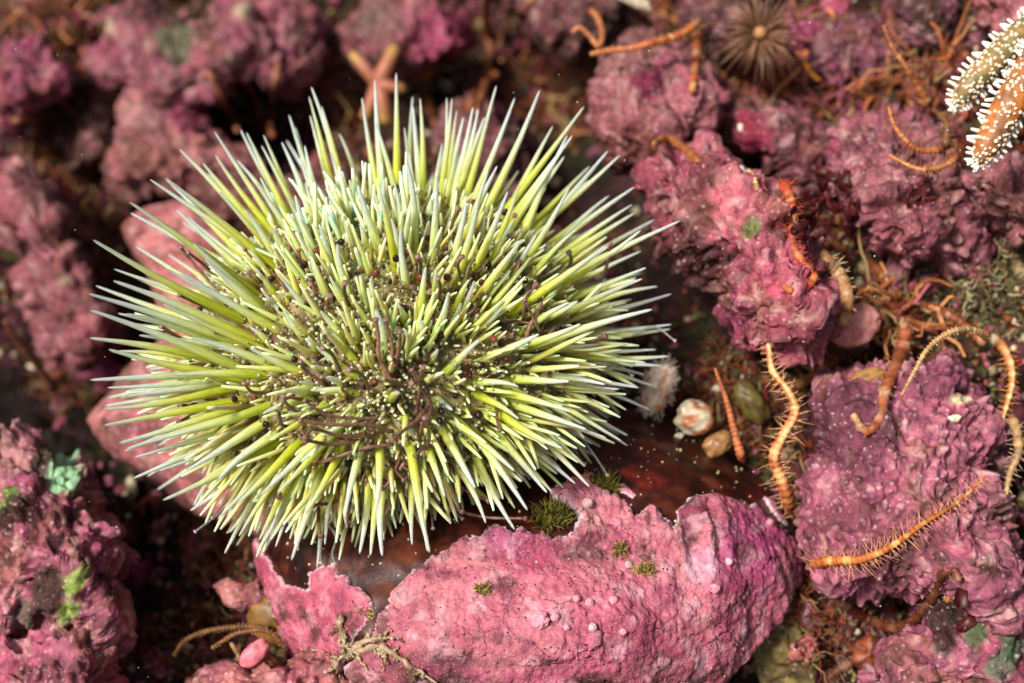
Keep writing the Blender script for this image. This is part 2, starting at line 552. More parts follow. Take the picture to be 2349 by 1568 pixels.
def blob(poly, depth, T, tilt=(0.0, 0.45), sub=6, c=None, p=0.75, seed=0, lump=(0.18, 1.3), nod=(0.06, 5.0), nod2=(0.0, 9.0), fine=0.035, knob=1.0):
    poly = np.asarray(poly, float)
    if c is None:
        x, y = poly[:, 0], poly[:, 1]; x2, y2 = np.roll(x, -1), np.roll(y, -1)
        a = (x * y2 - x2 * y).sum()
        c = np.array([((x + x2) * (x * y2 - x2 * y)).sum() / (3 * a), ((y + y2) * (x * y2 - x2 * y)).sum() / (3 * a)])
    c = np.asarray(c, float)
    R = star_radius(poly, c)
    D, F = ICO[sub]
    s = np.sqrt(D[:, 0] ** 2 + D[:, 1] ** 2)
    th = np.arctan2(D[:, 1], D[:, 0]) % (2 * math.pi)
    rr = np.interp(th / (2 * math.pi) * 720, np.arange(721), np.append(R, R[0]))
    L = rr * s ** p
    px = c[0] + L * np.cos(th); py = c[1] - L * np.sin(th)
    w = T * np.sign(D[:, 2]) * np.abs(D[:, 2]) ** 0.85
    dd = depth - w + K * depth * (tilt[0] * (px - c[0]) + tilt[1] * (c[1] - py))
    V = P(px, py, dd)
    N = vnormals(V, F)
    if ((V - V.mean(0)) * N).sum(1).mean() < 0:
        F = F[:, ::-1].copy(); N = -N
    b1, i1 = worley(V + 0.15 * np.stack([vnoise(V, 2, 7), vnoise(V, 2, 8), vnoise(V, 2, 9)], 1), nod[1], seed + 10)
    bump = np.maximum(0, 1 - (b1 / 0.62) ** 2) * (0.25 + i1)
    h = lump[0] * fbm(V, lump[1], 4, seed + 1) * 2 + nod[0] * bump + fine * fbm(V, 11, 3, seed + 2)
    if nod2[0]:
        b2, i2 = worley(V, nod2[1], seed + 20)
        bm2 = np.maximum(0, 1 - (b2 / 0.5) ** 2) * (i2 > 0.5)
        h = h + nod2[0] * bm2; bump = np.maximum(bump * 0.6, bm2)
    if nod[0] > 0.03:          # knobs and pits that break the outline
        b3, i3 = worley(V + 0.1 * np.stack([vnoise(V, 3, 4), vnoise(V, 3, 5), vnoise(V, 3, 6)], 1), 2.6, seed + 33)
        kn_ = np.maximum(0, 1 - (b3 / 0.5) ** 2) * (i3 > 0.4)
        b4, i4 = worley(V + 0.35 * np.stack([fbm(V, 1.5, 3, 14), fbm(V, 1.5, 3, 15), fbm(V, 1.5, 3, 16)], 1), 1.55, seed + 44)
        b5, i5 = worley(V + 0.2 * np.stack([fbm(V, 3, 3, 17), fbm(V, 3, 3, 18), fbm(V, 3, 3, 19)], 1), 3.6, seed + 55)
        h = h + (i4 - 0.5) * 0.26 + (i5 - 0.5) * 0.10 + knob * 0.05 * kn_ - (0.4 + 0.6 * knob) * 0.16 * sst(0.12, 0.42, fbm(V, 2.3, 4, seed + 41)) + 0.05 * fbm(V, 6, 4, seed + 42)
        bump = np.maximum(bump, 0.7 * kn_)
    V = V + N * h[:, None]
    return V, F, px, py, bump


def coral_col(V, px, py, bump, seed, c1, c2, pale=0.35, brown=0.35, spots=(), bcol=BROWN, tone=1.0):
    n1 = fbm(V, 1.1, 4, seed + 50); n2 = fbm(V, 3.0, 4, seed + 60); n3 = fbm(V, 2.0, 4, seed + 70)
    col = mixc(np.tile(c1, (len(V), 1)), c2, sst(-0.3, 0.35, n1))
    col = col * (1 + 0.35 * n2)[:, None]
    col = mixc(col, PALE, pale * sst(0.45, 1.0, bump))
    col = mixc(col, bcol, sst(0.42 - brown, 0.62 - brown, n3) * 0.9)
    w4, i4 = worley(V + 0.3 * np.stack([n2, n1, n3], 1), 1.9, seed + 66)
    col = mixc(col, c2 * 0.75 + PURPLE * 0.15, (i4 > 0.6) * 0.6); col = mixc(col, lin(150, 84, 78), (i4 < 0.16) * 0.7); col = mixc(col, lin(196, 66, 116), ((i4 > 0.3) & (i4 < 0.38)) * 0.45)
    n5 = fbm(V, 6.0, 4, seed + 80); n6 = fbm(V, 3.2, 5, seed + 90)
    col = mixc(col, col * 0.45 + bcol * 0.35, sst(0.02, 0.34, n6) * 0.75)
    col = mixc(col, lin(214, 160, 166), sst(0.16, 0.4, n5) * 0.5)
    col = mixc(col, lin(84, 56, 44), sst(0.2, 0.42, -n5) * 0.6)
    for (cx, cy, r, cc, s) in spots:
        d = ((px - cx) ** 2 + (py - cy) ** 2) / (r * r)
        col = mixc(col, cc, s * sst(1.35, 0.45, d + 0.5 * n2))
    lum = col @ np.array([0.3, 0.55, 0.15])
    col = mixc(col, lum[:, None] * np.array([1.35, 0.92, 0.9]), np.full(len(V), 0.14))
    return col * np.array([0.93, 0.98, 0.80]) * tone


def rock(name, label, poly, depth, T, c1, c2, seed, cat='rock', group=None, pale=0.35, brown=0.2, spots=(), bcol=BROWN, mat=None, tone=None, **kw):
    V, F, px, py, b = blob(poly, depth, T, seed=seed, **kw)
    if tone is None: tone = 0.58 if depth > 18 else (0.82 if depth < 17.3 else 0.72)      # light falloff with depth painted in: far rocks darker and browner
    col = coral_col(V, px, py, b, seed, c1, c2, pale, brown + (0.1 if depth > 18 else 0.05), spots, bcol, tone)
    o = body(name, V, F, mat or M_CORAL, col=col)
    return tag(o, label, cat, group)


G_ROCK = 'rocks coated with pink coralline crust'
rock('coralline_rock', 'blurred magenta pink lumpy rock at the left edge beside the upper left corner', [(-70, 90), (0, 90), (60, 100), (130, 130), (165, 175), (150, 215), (100, 225), (60, 262), (0, 285), (-70, 280)],
     23.2, 1.2, ROSE, MAGENTA, 101, group=G_ROCK, spots=[(60, 170, 40, PURPLE, 0.5)], brown=0.1)
rock('coralline_rock', 'broad blurred lumpy pink rock along the top, left of the orange starfish', [(245, 45), (330, 18), (390, 90), (480, 40), (560, 0), (600, -30), (690, -20), (732, 70), (722, 150), (665, 205), (560, 190), (500, 225), (440, 240), (330, 235), (270, 215), (232, 150)],
     23.8, 1.1, lin(188, 96, 122), lin(176, 74, 112), 102, group=G_ROCK, spots=[(560, 40, 20, CREAM, 0.9), (270, 80, 16, CREAM, 0.7), (400, 95, 45, lin(96, 110, 80), 0.8), (400, 135, 15, BROWN, 0.8), (690, 165, 35, SALMON, 0.6)], lump=(0.22, 1.1), nod=(0.13, 2.8), brown=0.2)
rock('coralline_rock', 'blurred salmon pink rock hanging under the broad lumpy rock in the upper left', [(280, 250), (330, 215), (400, 225), (455, 270), (505, 335), (560, 350), (600, 400), (540, 430), (480, 410), (400, 428), (290, 432), (272, 370), (300, 320)],
     23.0, 1.0, SALMON * 0.8, ROSE, 103, group=G_ROCK, spots=[(430, 270, 40, MAGENTA, 0.7), (330, 270, 30, lin(205, 140, 150), 0.6)], nod=(0.1, 3.0), brown=0.1)
rock('coralline_rock', 'blurred rock with a grey pink top and magenta side behind the orange starfish', [(788, 82), (830, 45), (900, 10), (960, -10), (1050, 55), (1090, 100), (1062, 132), (990, 152), (960, 185), (880, 165), (800, 125)],
     23.8, 1.0, lin(176, 92, 112), ROSE, 104, group=G_ROCK, spots=[(1010, 100, 70, MAGENTA, 0.75), (870, 40, 60, lin(140, 96, 100), 0.7)], brown=0.1, nod=(0.05, 3))
rock('coralline_rock', 'squarish pale pink rock with a magenta scar, above the urchin on the right', [(1398, 150), (1450, 112), (1560, 105), (1640, 135), (1662, 230), (1625, 275), (1560, 325), (1520, 380), (1440, 370), (1388, 290), (1380, 240)],
     19.3, 1.1, lin(200, 112, 130), lin(180, 88, 108), 105, group=G_ROCK, spots=[(1490, 205, 34, lin(130, 10, 70), 0.9), (1455, 135, 60, lin(150, 92, 96), 0.7), (1460, 350, 60, lin(120, 58, 40), 0.6), (1520, 150, 20, MAGENTA, 0.5)], nod=(0.08, 4.2), brown=0.02, knob=0.35)
rock('coralline_rock', 'knobbly pink rock standing right of the urchin under a rust red brittle star', [(1500, 392), (1575, 345), (1612, 338), (1680, 385), (1725, 430), (1782, 488), (1802, 560), (1862, 620), (1895, 680), (1885, 745), (1800, 795), (1720, 772), (1668, 722), (1662, 640), (1600, 560), (1530, 485), (1508, 425)],
     16.9, 1.3, lin(196, 92, 118), lin(168, 66, 96), 106, group=G_ROCK, sub=7, spots=[(1590, 430, 55, lin(120, 45, 66), 0.5), (1720, 545, 16, lin(110, 120, 60), 0.9), (1690, 575, 14, MAROON, 0.9), (1755, 540, 14, MAROON, 0.8), (1680, 425, 14, lin(245, 215, 215), 0.95), (1620, 610, 70, DARK, 0.75), (1700, 720, 40, PURPLE, 0.6), (1600, 520, 40, DARK, 0.5)],
     nod=(0.14, 3.8), nod2=(0.11, 5.5), tilt=(-0.4, 0.45), brown=0.12)
rock('coralline_rock', 'dusky pink rock pitted with maroon below the white spined starfish', [(1905, 310), (1960, 268), (2050, 248), (2105, 275), (2160, 385), (2205, 470), (2212, 560), (2172, 602), (2090, 614), (2010, 565), (1960, 485), (1915, 390)],
     17.6, 1.2, lin(184, 100, 122), lin(160, 76, 104), 107, group=G_ROCK, sub=7, spots=[(2105, 460, 28, MAROON, 0.95), (2075, 450, 20, MAROON, 0.6), (2000, 470, 40, DUSK, 0.6), (2050, 570, 60, lin(200, 100, 120), 0.5)], nod=(0.07, 5.0), nod2=(0.09, 6.5), brown=0.12)
rock('coralline_rock', 'flat mauve rock at the right edge touching the tip of the starfish', [(2212, 402), (2262, 378), (2349, 385), (2460, 420), (2460, 600), (2349, 545), (2292, 492), (2232, 450)],
     16.7, 0.8, lin(170, 92, 112), lin(150, 78, 100), 108, group=G_ROCK, nod=(0.05, 5), brown=0.12, spots=[(2300, 420, 30, SALMON, 0.5)])
rock('coralline_rock', 'large purplish pink rock with pale granules filling the right side below the brittle stars', [(1880, 870), (1960, 850), (2060, 865), (2140, 850), (2180, 800), (2215, 858), (2242, 920), (2292, 1010), (2308, 1060), (2294, 1110), (2312, 1200), (2332, 1300), (2372, 1420), (2330, 1450), (2200, 1380), (2060, 1350), (1960, 1360), (1900, 1330), (1870, 1230), (1868, 1100), (1902, 1030), (1888, 930)],
     16.1, 1.0, lin(186, 98, 132), lin(164, 76, 112), 109, group=G_ROCK, sub=7, c=(2090, 1100), spots=[(1960, 1000, 95, lin(96, 42, 66), 0.75), (2190, 920, 20, CREAM, 0.8), (2200, 900, 14, DARK, 0.9), (2150, 870, 60, lin(150, 70, 110), 0.5), (2040, 1290, 70, lin(110, 56, 66), 0.7), (2250, 960, 40, lin(210, 120, 150), 0.5), (1920, 1200, 40, lin(120, 56, 74), 0.5), (2110, 1230, 40, lin(130, 70, 80), 0.5)],
     lump=(0.10, 1.0), nod=(0.04, 6), nod2=(0.075, 8.5), pale=0.6, brown=0.08, knob=0.15)
rock('coralline_rock', 'mauve rock with greenish holes in the lower right corner', [(1990, 1640), (1970, 1540), (2030, 1480), (2110, 1440), (2160, 1370), (2230, 1330), (2300, 1340), (2400, 1400), (2460, 1640)],
     15.9, 0.9, lin(176, 88, 126), lin(150, 70, 104), 110, group=G_ROCK, sub=7, spots=[(2215, 1420, 34, lin(60, 10, 14), 0.95), (2175, 1450, 40, lin(40, 24, 20), 0.9), (2230, 1470, 26, lin(70, 96, 60), 0.9), (2310, 1490, 34, lin(66, 92, 70), 0.9), (2290, 1530, 34, lin(70, 100, 80), 0.8), (2330, 1330, 30, ROSE, 0.5), (2280, 1410, 30, SALMON, 0.6)],
     nod=(0.05, 5), nod2=(0.06, 8), pale=0.5, brown=0.1, knob=0.4)
rock('coralline_rock', 'blurred ragged pink rock descending along the left edge below the corner rock', [(-60, 350), (40, 365), (80, 420), (130, 470), (140, 560), (200, 620), (242, 700), (252, 790), (190, 828), (120, 792), (80, 720), (60, 640), (100, 560), (60, 500), (-60, 480)],
     21.6, 0.9, lin(196, 104, 124), ROSE, 111, group=G_ROCK, c=(110, 600), spots=[(75, 450, 28, DARK, 0.6), (80, 560, 18, DARK, 0.8), (60, 390, 30, lin(215, 150, 150), 0.6), (150, 640, 14, CREAM, 0.7)], nod=(0.14, 3.0), brown=0.12)
rock('coralline_rock', 'smooth rosy rock directly behind the left spines of the urchin', [(275, 522), (330, 480), (430, 465), (560, 560), (700, 700), (800, 1000), (780, 1200), (600, 1250), (480, 1190), (350, 1105), (240, 1030), (205, 965), (265, 900), (300, 850), (380, 760), (330, 620)],
     19.4, 0.9, lin(196, 98, 112), lin(206, 116, 126), 112, group=G_ROCK, tone=0.85, c=(500, 860), lump=(0.1, 0.9), nod=(0.02, 4), brown=-0.05, fine=0.01, spots=[(260, 990, 45, BROWN, 0.6), (290, 890, 40, lin(110, 80, 50), 0.6), (560, 1220, 50, BROWN, 0.4)])
rock('coralline_rock', 'pink rock streaked with mint and lime green patches in the lower left', [(-70, 1010), (60, 1012), (110, 1050), (190, 1075), (215, 1110), (222, 1180), (262, 1225), (255, 1300), (225, 1340), (290, 1430), (270, 1480), (190, 1450), (90, 1420), (0, 1430), (-70, 1440)],
     16.9, 1.0, lin(190, 104, 130), lin(168, 70, 112), 113, group=G_ROCK, sub=7, c=(90, 1240),
     spots=[(140, 1085, 34, MINT, 0.95), (165, 1105, 24, MINT, 0.9), (95, 1060, 30, lin(50, 60, 30), 0.8), (20, 1150, 30, lin(110, 140, 60), 0.9), (40, 1190, 45, lin(54, 34, 22), 0.9), (170, 1345, 22, lin(140, 165, 70), 0.95), (170, 1390, 22, lin(140, 165, 70), 0.95), (110, 1350, 52, lin(62, 40, 32), 0.95), (130, 1250, 22, lin(40, 14, 24), 0.9), (160, 1180, 24, lin(60, 24, 40), 0.8), (200, 1290, 26, lin(90, 30, 60), 0.6), (30, 1060, 40, lin(190, 140, 140), 0.5), (60, 1400, 30, lin(70, 84, 66), 0.7)],
     nod=(0.14, 3.6), nod2=(0.05, 8), pale=0.4, brown=0.08)
rock('coralline_rock', 'purple knobbly rock filling the bottom left corner', [(-70, 1500), (20, 1470), (80, 1455), (140, 1460), (180, 1475), (250, 1520), (280, 1600), (250, 1680), (-70, 1680)],
     15.9, 0.8, lin(150, 62, 100), lin(180, 90, 124), 114, group=G_ROCK, nod=(0.1, 4), nod2=(0.06, 8), brown=0.05, spots=[(200, 1468, 30, lin(140, 165, 60), 0.9), (95, 1465, 30, MAGENTA, 0.4)])
rock('coralline_rock', 'small smooth pink knob of rock in the dark gap left of the shell', [(488, 1345), (520, 1328), (560, 1350), (600, 1325), (625, 1388), (560, 1402), (510, 1392)],
     16.9, 0.4, lin(180, 96, 104), lin(196, 108, 118), 115, group=G_ROCK, sub=5, lump=(0.06, 2), nod=(0.01, 5), brown=-0.2)
rock('coralline_rock', 'dull rose rock cut by the bottom edge below the left end of the shell', [(420, 1620), (440, 1560), (500, 1530), (560, 1540), (585, 1480), (620, 1500), (650, 1535), (700, 1500), (760, 1540), (860, 1560), (960, 1600), (900, 1680), (500, 1680)],
     15.7, 0.7, lin(180, 92, 104), lin(196, 110, 116), 116, group=G_ROCK, c=(660, 1600), lump=(0.1, 1.6), nod=(0.05, 4), brown=0.0, spots=[(500, 1550, 30, PURPLE, 0.5), (640, 1520, 30, lin(120, 80, 50), 0.6)])
rock('coralline_rock', 'pink rock in the top right corner above the starfish', [(2235, -60), (2245, 5), (2290, 65), (2349, 92), (2460, 100), (2460, -60)],
     17.9, 0.7, lin(196, 104, 122), lin(170, 84, 108), 117, group=G_ROCK, sub=5, brown=0.0)
rock('coralline_rock', 'rough dusky pink rock between the top right anemone and the starfish', [(1690, 300), (1720, 250), (1790, 235), (1860, 265), (1900, 330), (1930, 400), (1890, 450), (1830, 420), (1780, 360), (1720, 335)],
     19.2, 0.9, lin(160, 80, 100), lin(140, 62, 84), 118, group=G_ROCK, nod=(0.14, 3.4), brown=0.3, spots=[(1735, 320, 40, lin(170, 30, 80), 0.8)])
rock('coralline_rock', 'small mauve rock among brown tangles under the top right edge', [(1870, 100), (1930, 60), (2000, 70), (2060, 120), (2040, 200), (1960, 180), (1900, 160)],
     20.0, 0.8, lin(150, 74, 104), lin(128, 60, 86), 119, group=G_ROCK, nod=(0.14, 3.2), brown=0.3)
rock('coralline_rock', 'small dark mauve rock near the top edge beyond the starfish arm', [(2060, 30), (2110, -10), (2190, 10), (2210, 80), (2160, 130), (2090, 110)],
     19.4, 0.7, lin(140, 70, 96), lin(120, 56, 84), 120, group=G_ROCK, nod=(0.14, 3.2), brown=0.3)
rock('coralline_rock', 'dim pink rock almost hidden behind the top spines of the urchin', [(1010, 300), (1060, 250), (1130, 235), (1200, 260), (1210, 340), (1180, 420), (1080, 430)],
     22.6, 0.8, lin(150, 78, 96), lin(120, 58, 76), 121, group=G_ROCK, nod=(0.08, 3), brown=0.2)
rock('coralline_rock', 'blurred dull pink rock behind the upper left spines, under the salmon rock', [(430, 440), (500, 410), (640, 420), (760, 380), (820, 420), (800, 520), (640, 560), (480, 520)],
     22.0, 0.8, lin(150, 70, 84), lin(124, 60, 56), 122, group=G_ROCK, nod=(0.06, 3), brown=0.25, bcol=lin(96, 44, 24))
rock('coralline_rock', 'out of focus pink lump at the left edge under the magenta corner rock', [(150, 330), (190, 290), (260, 250), (275, 330), (230, 380), (160, 380)],
     23.6, 0.6, lin(128, 74, 70), lin(110, 66, 52), 123, group=G_ROCK, sub=5, nod=(0.1, 3), brown=0.3)
rock('coralline_rock', 'pinkish brown rock at the top edge beside the banded brittle star arm', [(1090, -40), (1160, 0), (1240, 60), (1290, 120), (1330, 150), (1380, 100), (1420, 20), (1400, -40)],
     22.8, 0.8, lin(140, 74, 84), lin(120, 60, 60), 124, group=G_ROCK, nod=(0.1, 3), brown=0.3)
rock('coralline_rock', 'rough mauve rock along the top edge right of centre', [(1580, 10), (1640, -30), (1730, -40), (1800, 20), (1810, 90), (1740, 120), (1660, 110), (1600, 70)],
     21.2, 0.8, lin(140, 70, 90), lin(110, 54, 60), 125, group=G_ROCK, nod=(0.1, 3), brown=0.32)

# ------------------------------------------------------------------ the big encrusted mussel
MUS = [(582, 1250), (600, 1210), (660, 1150), (800, 1080), (1000, 1010), (1200, 960), (1390, 930), (1480, 925), (1600, 972), (1700, 1050), (1790, 1150), (1832, 1260), (1822, 1340), (1755, 1450), (1650, 1560), (1520, 1660),
       (1100, 1690), (840, 1620), (690, 1500), (630, 1400)]
MV, MF, mpx, mpy, mb = blob(MUS, 16.75, 2.0, tilt=(0.0, 0.5), sub=7, c=(1230, 1320), p=0.8, seed=300, lump=(0.07, 0.8), nod=(0.0, 4), fine=0.008)
n1 = fbm(MV, 1.2, 4, 301); n2 = fbm(MV, 3.5, 4, 302)
mc = np.tile(lin(72, 28, 20), (len(MV), 1))
mc = mixc(mc, lin(98, 40, 22), sst(0.12, 0.5, n1) * 0.8)
mc = mixc(mc, lin(36, 15, 12), sst(0.1, 0.45, n2) * 0.7)
for (cx, cy, r, cc, s) in [(1435, 1088, 24, lin(176, 60, 30), 0.55), (1480, 1102, 22, lin(170, 58, 30), 0.5), (1515, 1112, 16, lin(150, 50, 28), 0.5), (1400, 1100, 20, lin(150, 56, 28), 0.5), (1760, 1130, 45, lin(120, 30, 22), 0.8), (960, 1230, 60, lin(110, 54, 30), 0.6), (1250, 1180, 80, lin(90, 34, 20), 0.6), (1560, 1000, 120, lin(70, 30, 20), 0.5), (700, 1300, 90, lin(52, 20, 14), 0.6), (1000, 1200, 90, lin(96, 40, 26), 0.5), (800, 1260, 50, lin(84, 36, 24), 0.5)]:
    mc = mixc(mc, cc, s * sst(1.4, 0.3, ((mpx - cx) ** 2 + (mpy - cy) ** 2) / (r * r) + 2.2 * n2 + 1.2 * n1))
n9 = fbm(MV @ np.array([[0.35, 0, 0], [0, 2.2, 0], [0, 0, 2.2]]), 2.6, 5, 309)
mc = mixc(mc, lin(120, 62, 40), sst(0.1, 0.4, n9) * 0.55); mc = mixc(mc, lin(20, 10, 8), sst(0.08, 0.35, -n9) * 0.7)
mussel = tag(body('mussel_shell', MV, MF, M_MUSSEL, col=mc * 0.72), 'big dark brown mussel shell with a pink coralline coat under the sea urchin', 'shell')
bpy.context.view_layer.update()


def cast(o, px, py):
    """depth at which the pixel's ray meets object o, else nan"""
    d = Vector(FW + (px - 1174.5) * K * RT + (784 - py) * K * UP)
    L = d.length
    ok, loc, nor, idx = o.ray_cast(Vector(CAM) - o.location, d / L)
    if not ok:
        return None, None
    return np.array(loc) + np.array(o.location), np.array(nor)


def inpoly(X, Y, poly):
    poly = np.asarray(poly, float); r = np.zeros(X.shape, bool); j = len(poly) - 1
    for i in range(len(poly)):
        xi, yi = poly[i]; xj, yj = poly[j]
        c = ((yi > Y) != (yj > Y)) & (X < (xj - xi) * (Y - yi) / (yj - yi + 1e-12) + xi)
        r ^= c; j = i
    return r


def polydist(X, Y, poly):
    poly = np.asarray(poly, float); best = np.full(X.shape, 1e9)
    for i in range(len(poly)):
        a = poly[i]; b = poly[(i + 1) % len(poly)]; e = b - a
        t = np.clip(((X - a[0]) * e[0] + (Y - a[1]) * e[1]) / (e @ e + 1e-9), 0, 1)
        best = np.minimum(best, np.hypot(X - a[0] - t * e[0], Y - a[1] - t * e[1]))
    return best


def patch(name, host, poly, step, thick, colfn, mat, jag=6.0, rel=0.03, seed=0, parent=None, ridges=()):
    """a crust of real thickness lying on host, outlined by poly, with a ragged edge"""
    poly = np.asarray(poly, float)
    x0, y0 = poly.min(0) - jag * 2; x1, y1 = poly.max(0) + jag * 2
    xs = np.arange(x0, x1, step); ys = np.arange(y0, y1, step)
    X, Y = np.meshgrid(xs, ys)
    Q = np.stack([X.ravel() * 0.01, Y.ravel() * 0.01, np.zeros(X.size)], 1)
    jx = (jag * (fbm(Q, 4.5, 4, seed + 1, 0.65) * 1.6)).reshape(X.shape); jy = (jag * (fbm(Q, 4.5, 4, seed + 2, 0.65) * 1.6)).reshape(X.shape)
    ins = inpoly(X + jx, Y + jy, poly)
    dist = polydist(X + jx, Y + jy, poly)
    idx = -np.ones(X.shape, int); V = []; N = []; pv = []
    for r in range(X.shape[0]):
        for c in range(X.shape[1]):
            if ins[r, c]:
                p_, n_ = cast(host, X[r, c], Y[r, c])
                if p_ is None: continue
                idx[r, c] = len(V); V.append(p_); N.append(n_); pv.append((X[r, c], Y[r, c], dist[r, c]))
    V = np.array(V); N = np.array(N); pv = np.array(pv)
    a, b, c_, d = idx[:-1, :-1], idx[1:, :-1], idx[1:, 1:], idx[:-1, 1:]
    ok = (a >= 0) & (b >= 0) & (c_ >= 0) & (d >= 0)
    F = np.stack([a[ok], b[ok], c_[ok], d[ok]], -1)
    used = np.unique(F); mp = -np.ones(len(V), int); mp[used] = np.arange(len(used))
    V, N, pv, F = V[used], N[used], pv[used], mp[F]
    e0 = pv[:, 2]
    h = thick * (0.35 + 0.65 * sst(0, 26, e0)) + thick * 0.9 * np.exp(-((e0 - 12) / 9) ** 2) * (0.5 + 0.5 * fbm(V, 3, 2, seed + 5))
    w1, i1 = worley(V, 7.0, seed + 6)
    b1 = np.maximum(0, 1 - (w1 / 0.5) ** 2) * (i1 > 0.55)
    h = h + rel * (fbm(V, 1.8, 4, seed + 7) * 1.6 + 0.5 * fbm(V, 8, 3, seed + 8)) + rel * 0.3 * b1 * sst(-0.1, 0.3, fbm(V, 1.5, 2, seed + 9)) + rel * 0.22 * fbm(V, 6, 4, seed + 11) + rel * 0.32 * np.maximum(0, 1 - (worley(V, 13, seed + 12)[0] / 0.55) ** 2)
    for (rx, ry, rw, rh, ang) in ridges:
        u = (pv[:, 0] - rx) * math.cos(ang) + (pv[:, 1] - ry) * math.sin(ang); v = -(pv[:, 0] - rx) * math.sin(ang) + (pv[:, 1] - ry) * math.cos(ang)
        h = h + rh * np.exp(-(u / rw) ** 2 - (v / (rw * 0.16)) ** 2)
    h = np.maximum(h, 0.01)
    top = V + N * h[:, None]
    col = colfn(top, pv, b1)
    # walls down to the host along the open border
    E = np.concatenate([F[:, [0, 1]], F[:, [1, 2]], F[:, [2, 3]], F[:, [3, 0]]])
    key = {}
    for p_, q_ in E.tolist():
        if (q_, p_) in key: key.pop((q_, p_))
        else: key[(p_, q_)] = 1
    low = {}; LV = []; LF = []; LC = []
    for (p_, q_) in key:
        for k in (p_, q_):
            if k not in low:
                low[k] = len(top) + len(LV); LV.append(V[k] - N[k] * 0.03); LC.append(col[k])
        LF.append([q_, p_, low[p_], low[q_]])
    VV = np.concatenate([top, np.array(LV)]); FF = np.concatenate([F, np.array(LF)]); CC = np.concatenate([col, np.array(LC)])
    return body(name, VV, FF, mat, parent or host, col=CC)


def front_col(V, pv, b):
    px, py, e = pv.T
    n1 = fbm(V, 0.9, 4, 401); n2 = fbm(V, 2.6, 5, 402); n3 = fbm(V * np.array([0.5, 1.4, 1.4]), 2.2, 5, 403); n4 = fbm(V, 9, 3, 404)
    col = mixc(np.tile(lin(212, 104, 126), (len(V), 1)), lin(226, 130, 138), sst(-0.25, 0.3, n1))
    col = mixc(col, lin(196, 76, 112), sst(0.1, 0.45, n2) * 0.7)
    S = [(1700, 1270, 95, lin(205, 92, 146), 0.7), (1735, 1220, 50, lin(186, 56, 112), 0.5), (1690, 1330, 46, lin(190, 60, 110), 0.5), (1790, 1300, 40, lin(226, 130, 136), 0.6), (1590, 1250, 60, lin(210, 110, 120), 0.5), (1160, 1225, 70, lin(190, 90, 136), 0.7), (1400, 1180, 70, lin(235, 140, 146), 0.7), (1470, 1150, 30, lin(215, 90, 90), 0.6),
         (1345, 1200, 40, lin(240, 165, 160), 0.6), (1100, 1400, 160, lin(222, 128, 134), 0.5), (1582, 1190, 30, lin(120, 20, 50), 0.9), (1572, 1160, 18, lin(60, 26, 24), 0.9), (1570, 1240, 20, lin(70, 30, 30), 0.8), (820, 1380, 60, lin(190, 84, 110), 0.5), (1470, 1500, 140, lin(192, 92, 112), 0.6), (980, 1500, 120, lin(170, 80, 94), 0.6), (1600, 1300, 36, lin(240, 190, 205), 0.6)]
    for (cx, cy, r, cc, s) in S:
        col = mixc(col, cc, s * sst(1.5, 0.2, ((px - cx) ** 2 + (py - cy) ** 2) / (r * r) + 0.8 * n2))
    # grey brown along the long furrows and towards the bottom
    fur = np.exp(-((py - (1262 + 0.02 * (px - 1100))) / 22) ** 2) * sst(1030, 1120, px) * sst(1480, 1380, px) + 0.8 * np.exp(-((py - 1300) / 14) ** 2) * sst(900, 960, px) * sst(1100, 1020, px) \
        + 0.9 * sst(1430, 1540, py + 0.12 * (px - 1200)) * sst(1700, 1500, px)
    col = mixc(col, lin(120, 74, 66), fur * sst(-0.25, 0.3, n3 + 0.4 * n4) * 0.85)
    col = mixc(col, lin(60, 34, 28), fur * sst(0.15, 0.35, n3) * 0.8)
    col = mixc(col, lin(84, 50, 34), sst(880, 800, px) * sst(1400, 1450, py) * sst(-0.2, 0.2, n3) * 0.8)
    n6 = fbm(V, 5.5, 5, 406); n7 = fbm(V * np.array([0.7, 1.2, 1.2]), 3.2, 6, 407, 0.62)
    col = mixc(col, lin(160, 88, 98), sst(0.1, 0.36, n7) * 0.6)
    col = mixc(col, lin(96, 56, 54), sst(0.22, 0.4, n7) * 0.7)
    col = mixc(col, lin(236, 168, 178), sst(0.1, 0.4, n6) * 0.55)
    col = mixc(col, lin(176, 74, 104), sst(0.12, 0.4, -n6) * 0.5)
    col = mixc(col, lin(245, 196, 206), b * 0.15)
    col = mixc(col, lin(248, 214, 222), sst(9, 1, e + 4 * n2) * 0.85)
    return col * (1 + 0.3 * n4)[:, None] * np.array([0.66, 0.73, 0.72])


FRONT = [(x_, y_ + (14 if 885 < x_ < 1310 and y_ < 1345 else 0)) for x_, y_ in [(845, 1470), (862, 1420), (888, 1405), (893, 1370), (905, 1338), (960, 1298), (1010, 1262), (1050, 1235), (1100, 1222), (1118, 1206), (1150, 1205), (1172, 1216), (1200, 1212), (1225, 1222), (1240, 1214), (1262, 1226), (1300, 1228), (1322, 1200),
         (1312, 1172), (1275, 1140), (1258, 1118), (1290, 1098), (1345, 1085), (1372, 1100), (1362, 1122), (1400, 1132), (1432, 1150), (1452, 1184), (1492, 1160), (1532, 1200), (1548, 1212), (1556, 1165), (1572, 1145), (1600, 1140), (1640, 1142), (1700, 1152), (1740, 1168), (1782, 1200),
         (1815, 1235), (1836, 1262), (1830, 1330), (1800, 1395), (1755, 1450), (1700, 1510), (1640, 1575), (1560, 1680), (1200, 1700), (900, 1660), (820, 1580), (800, 1520)]]
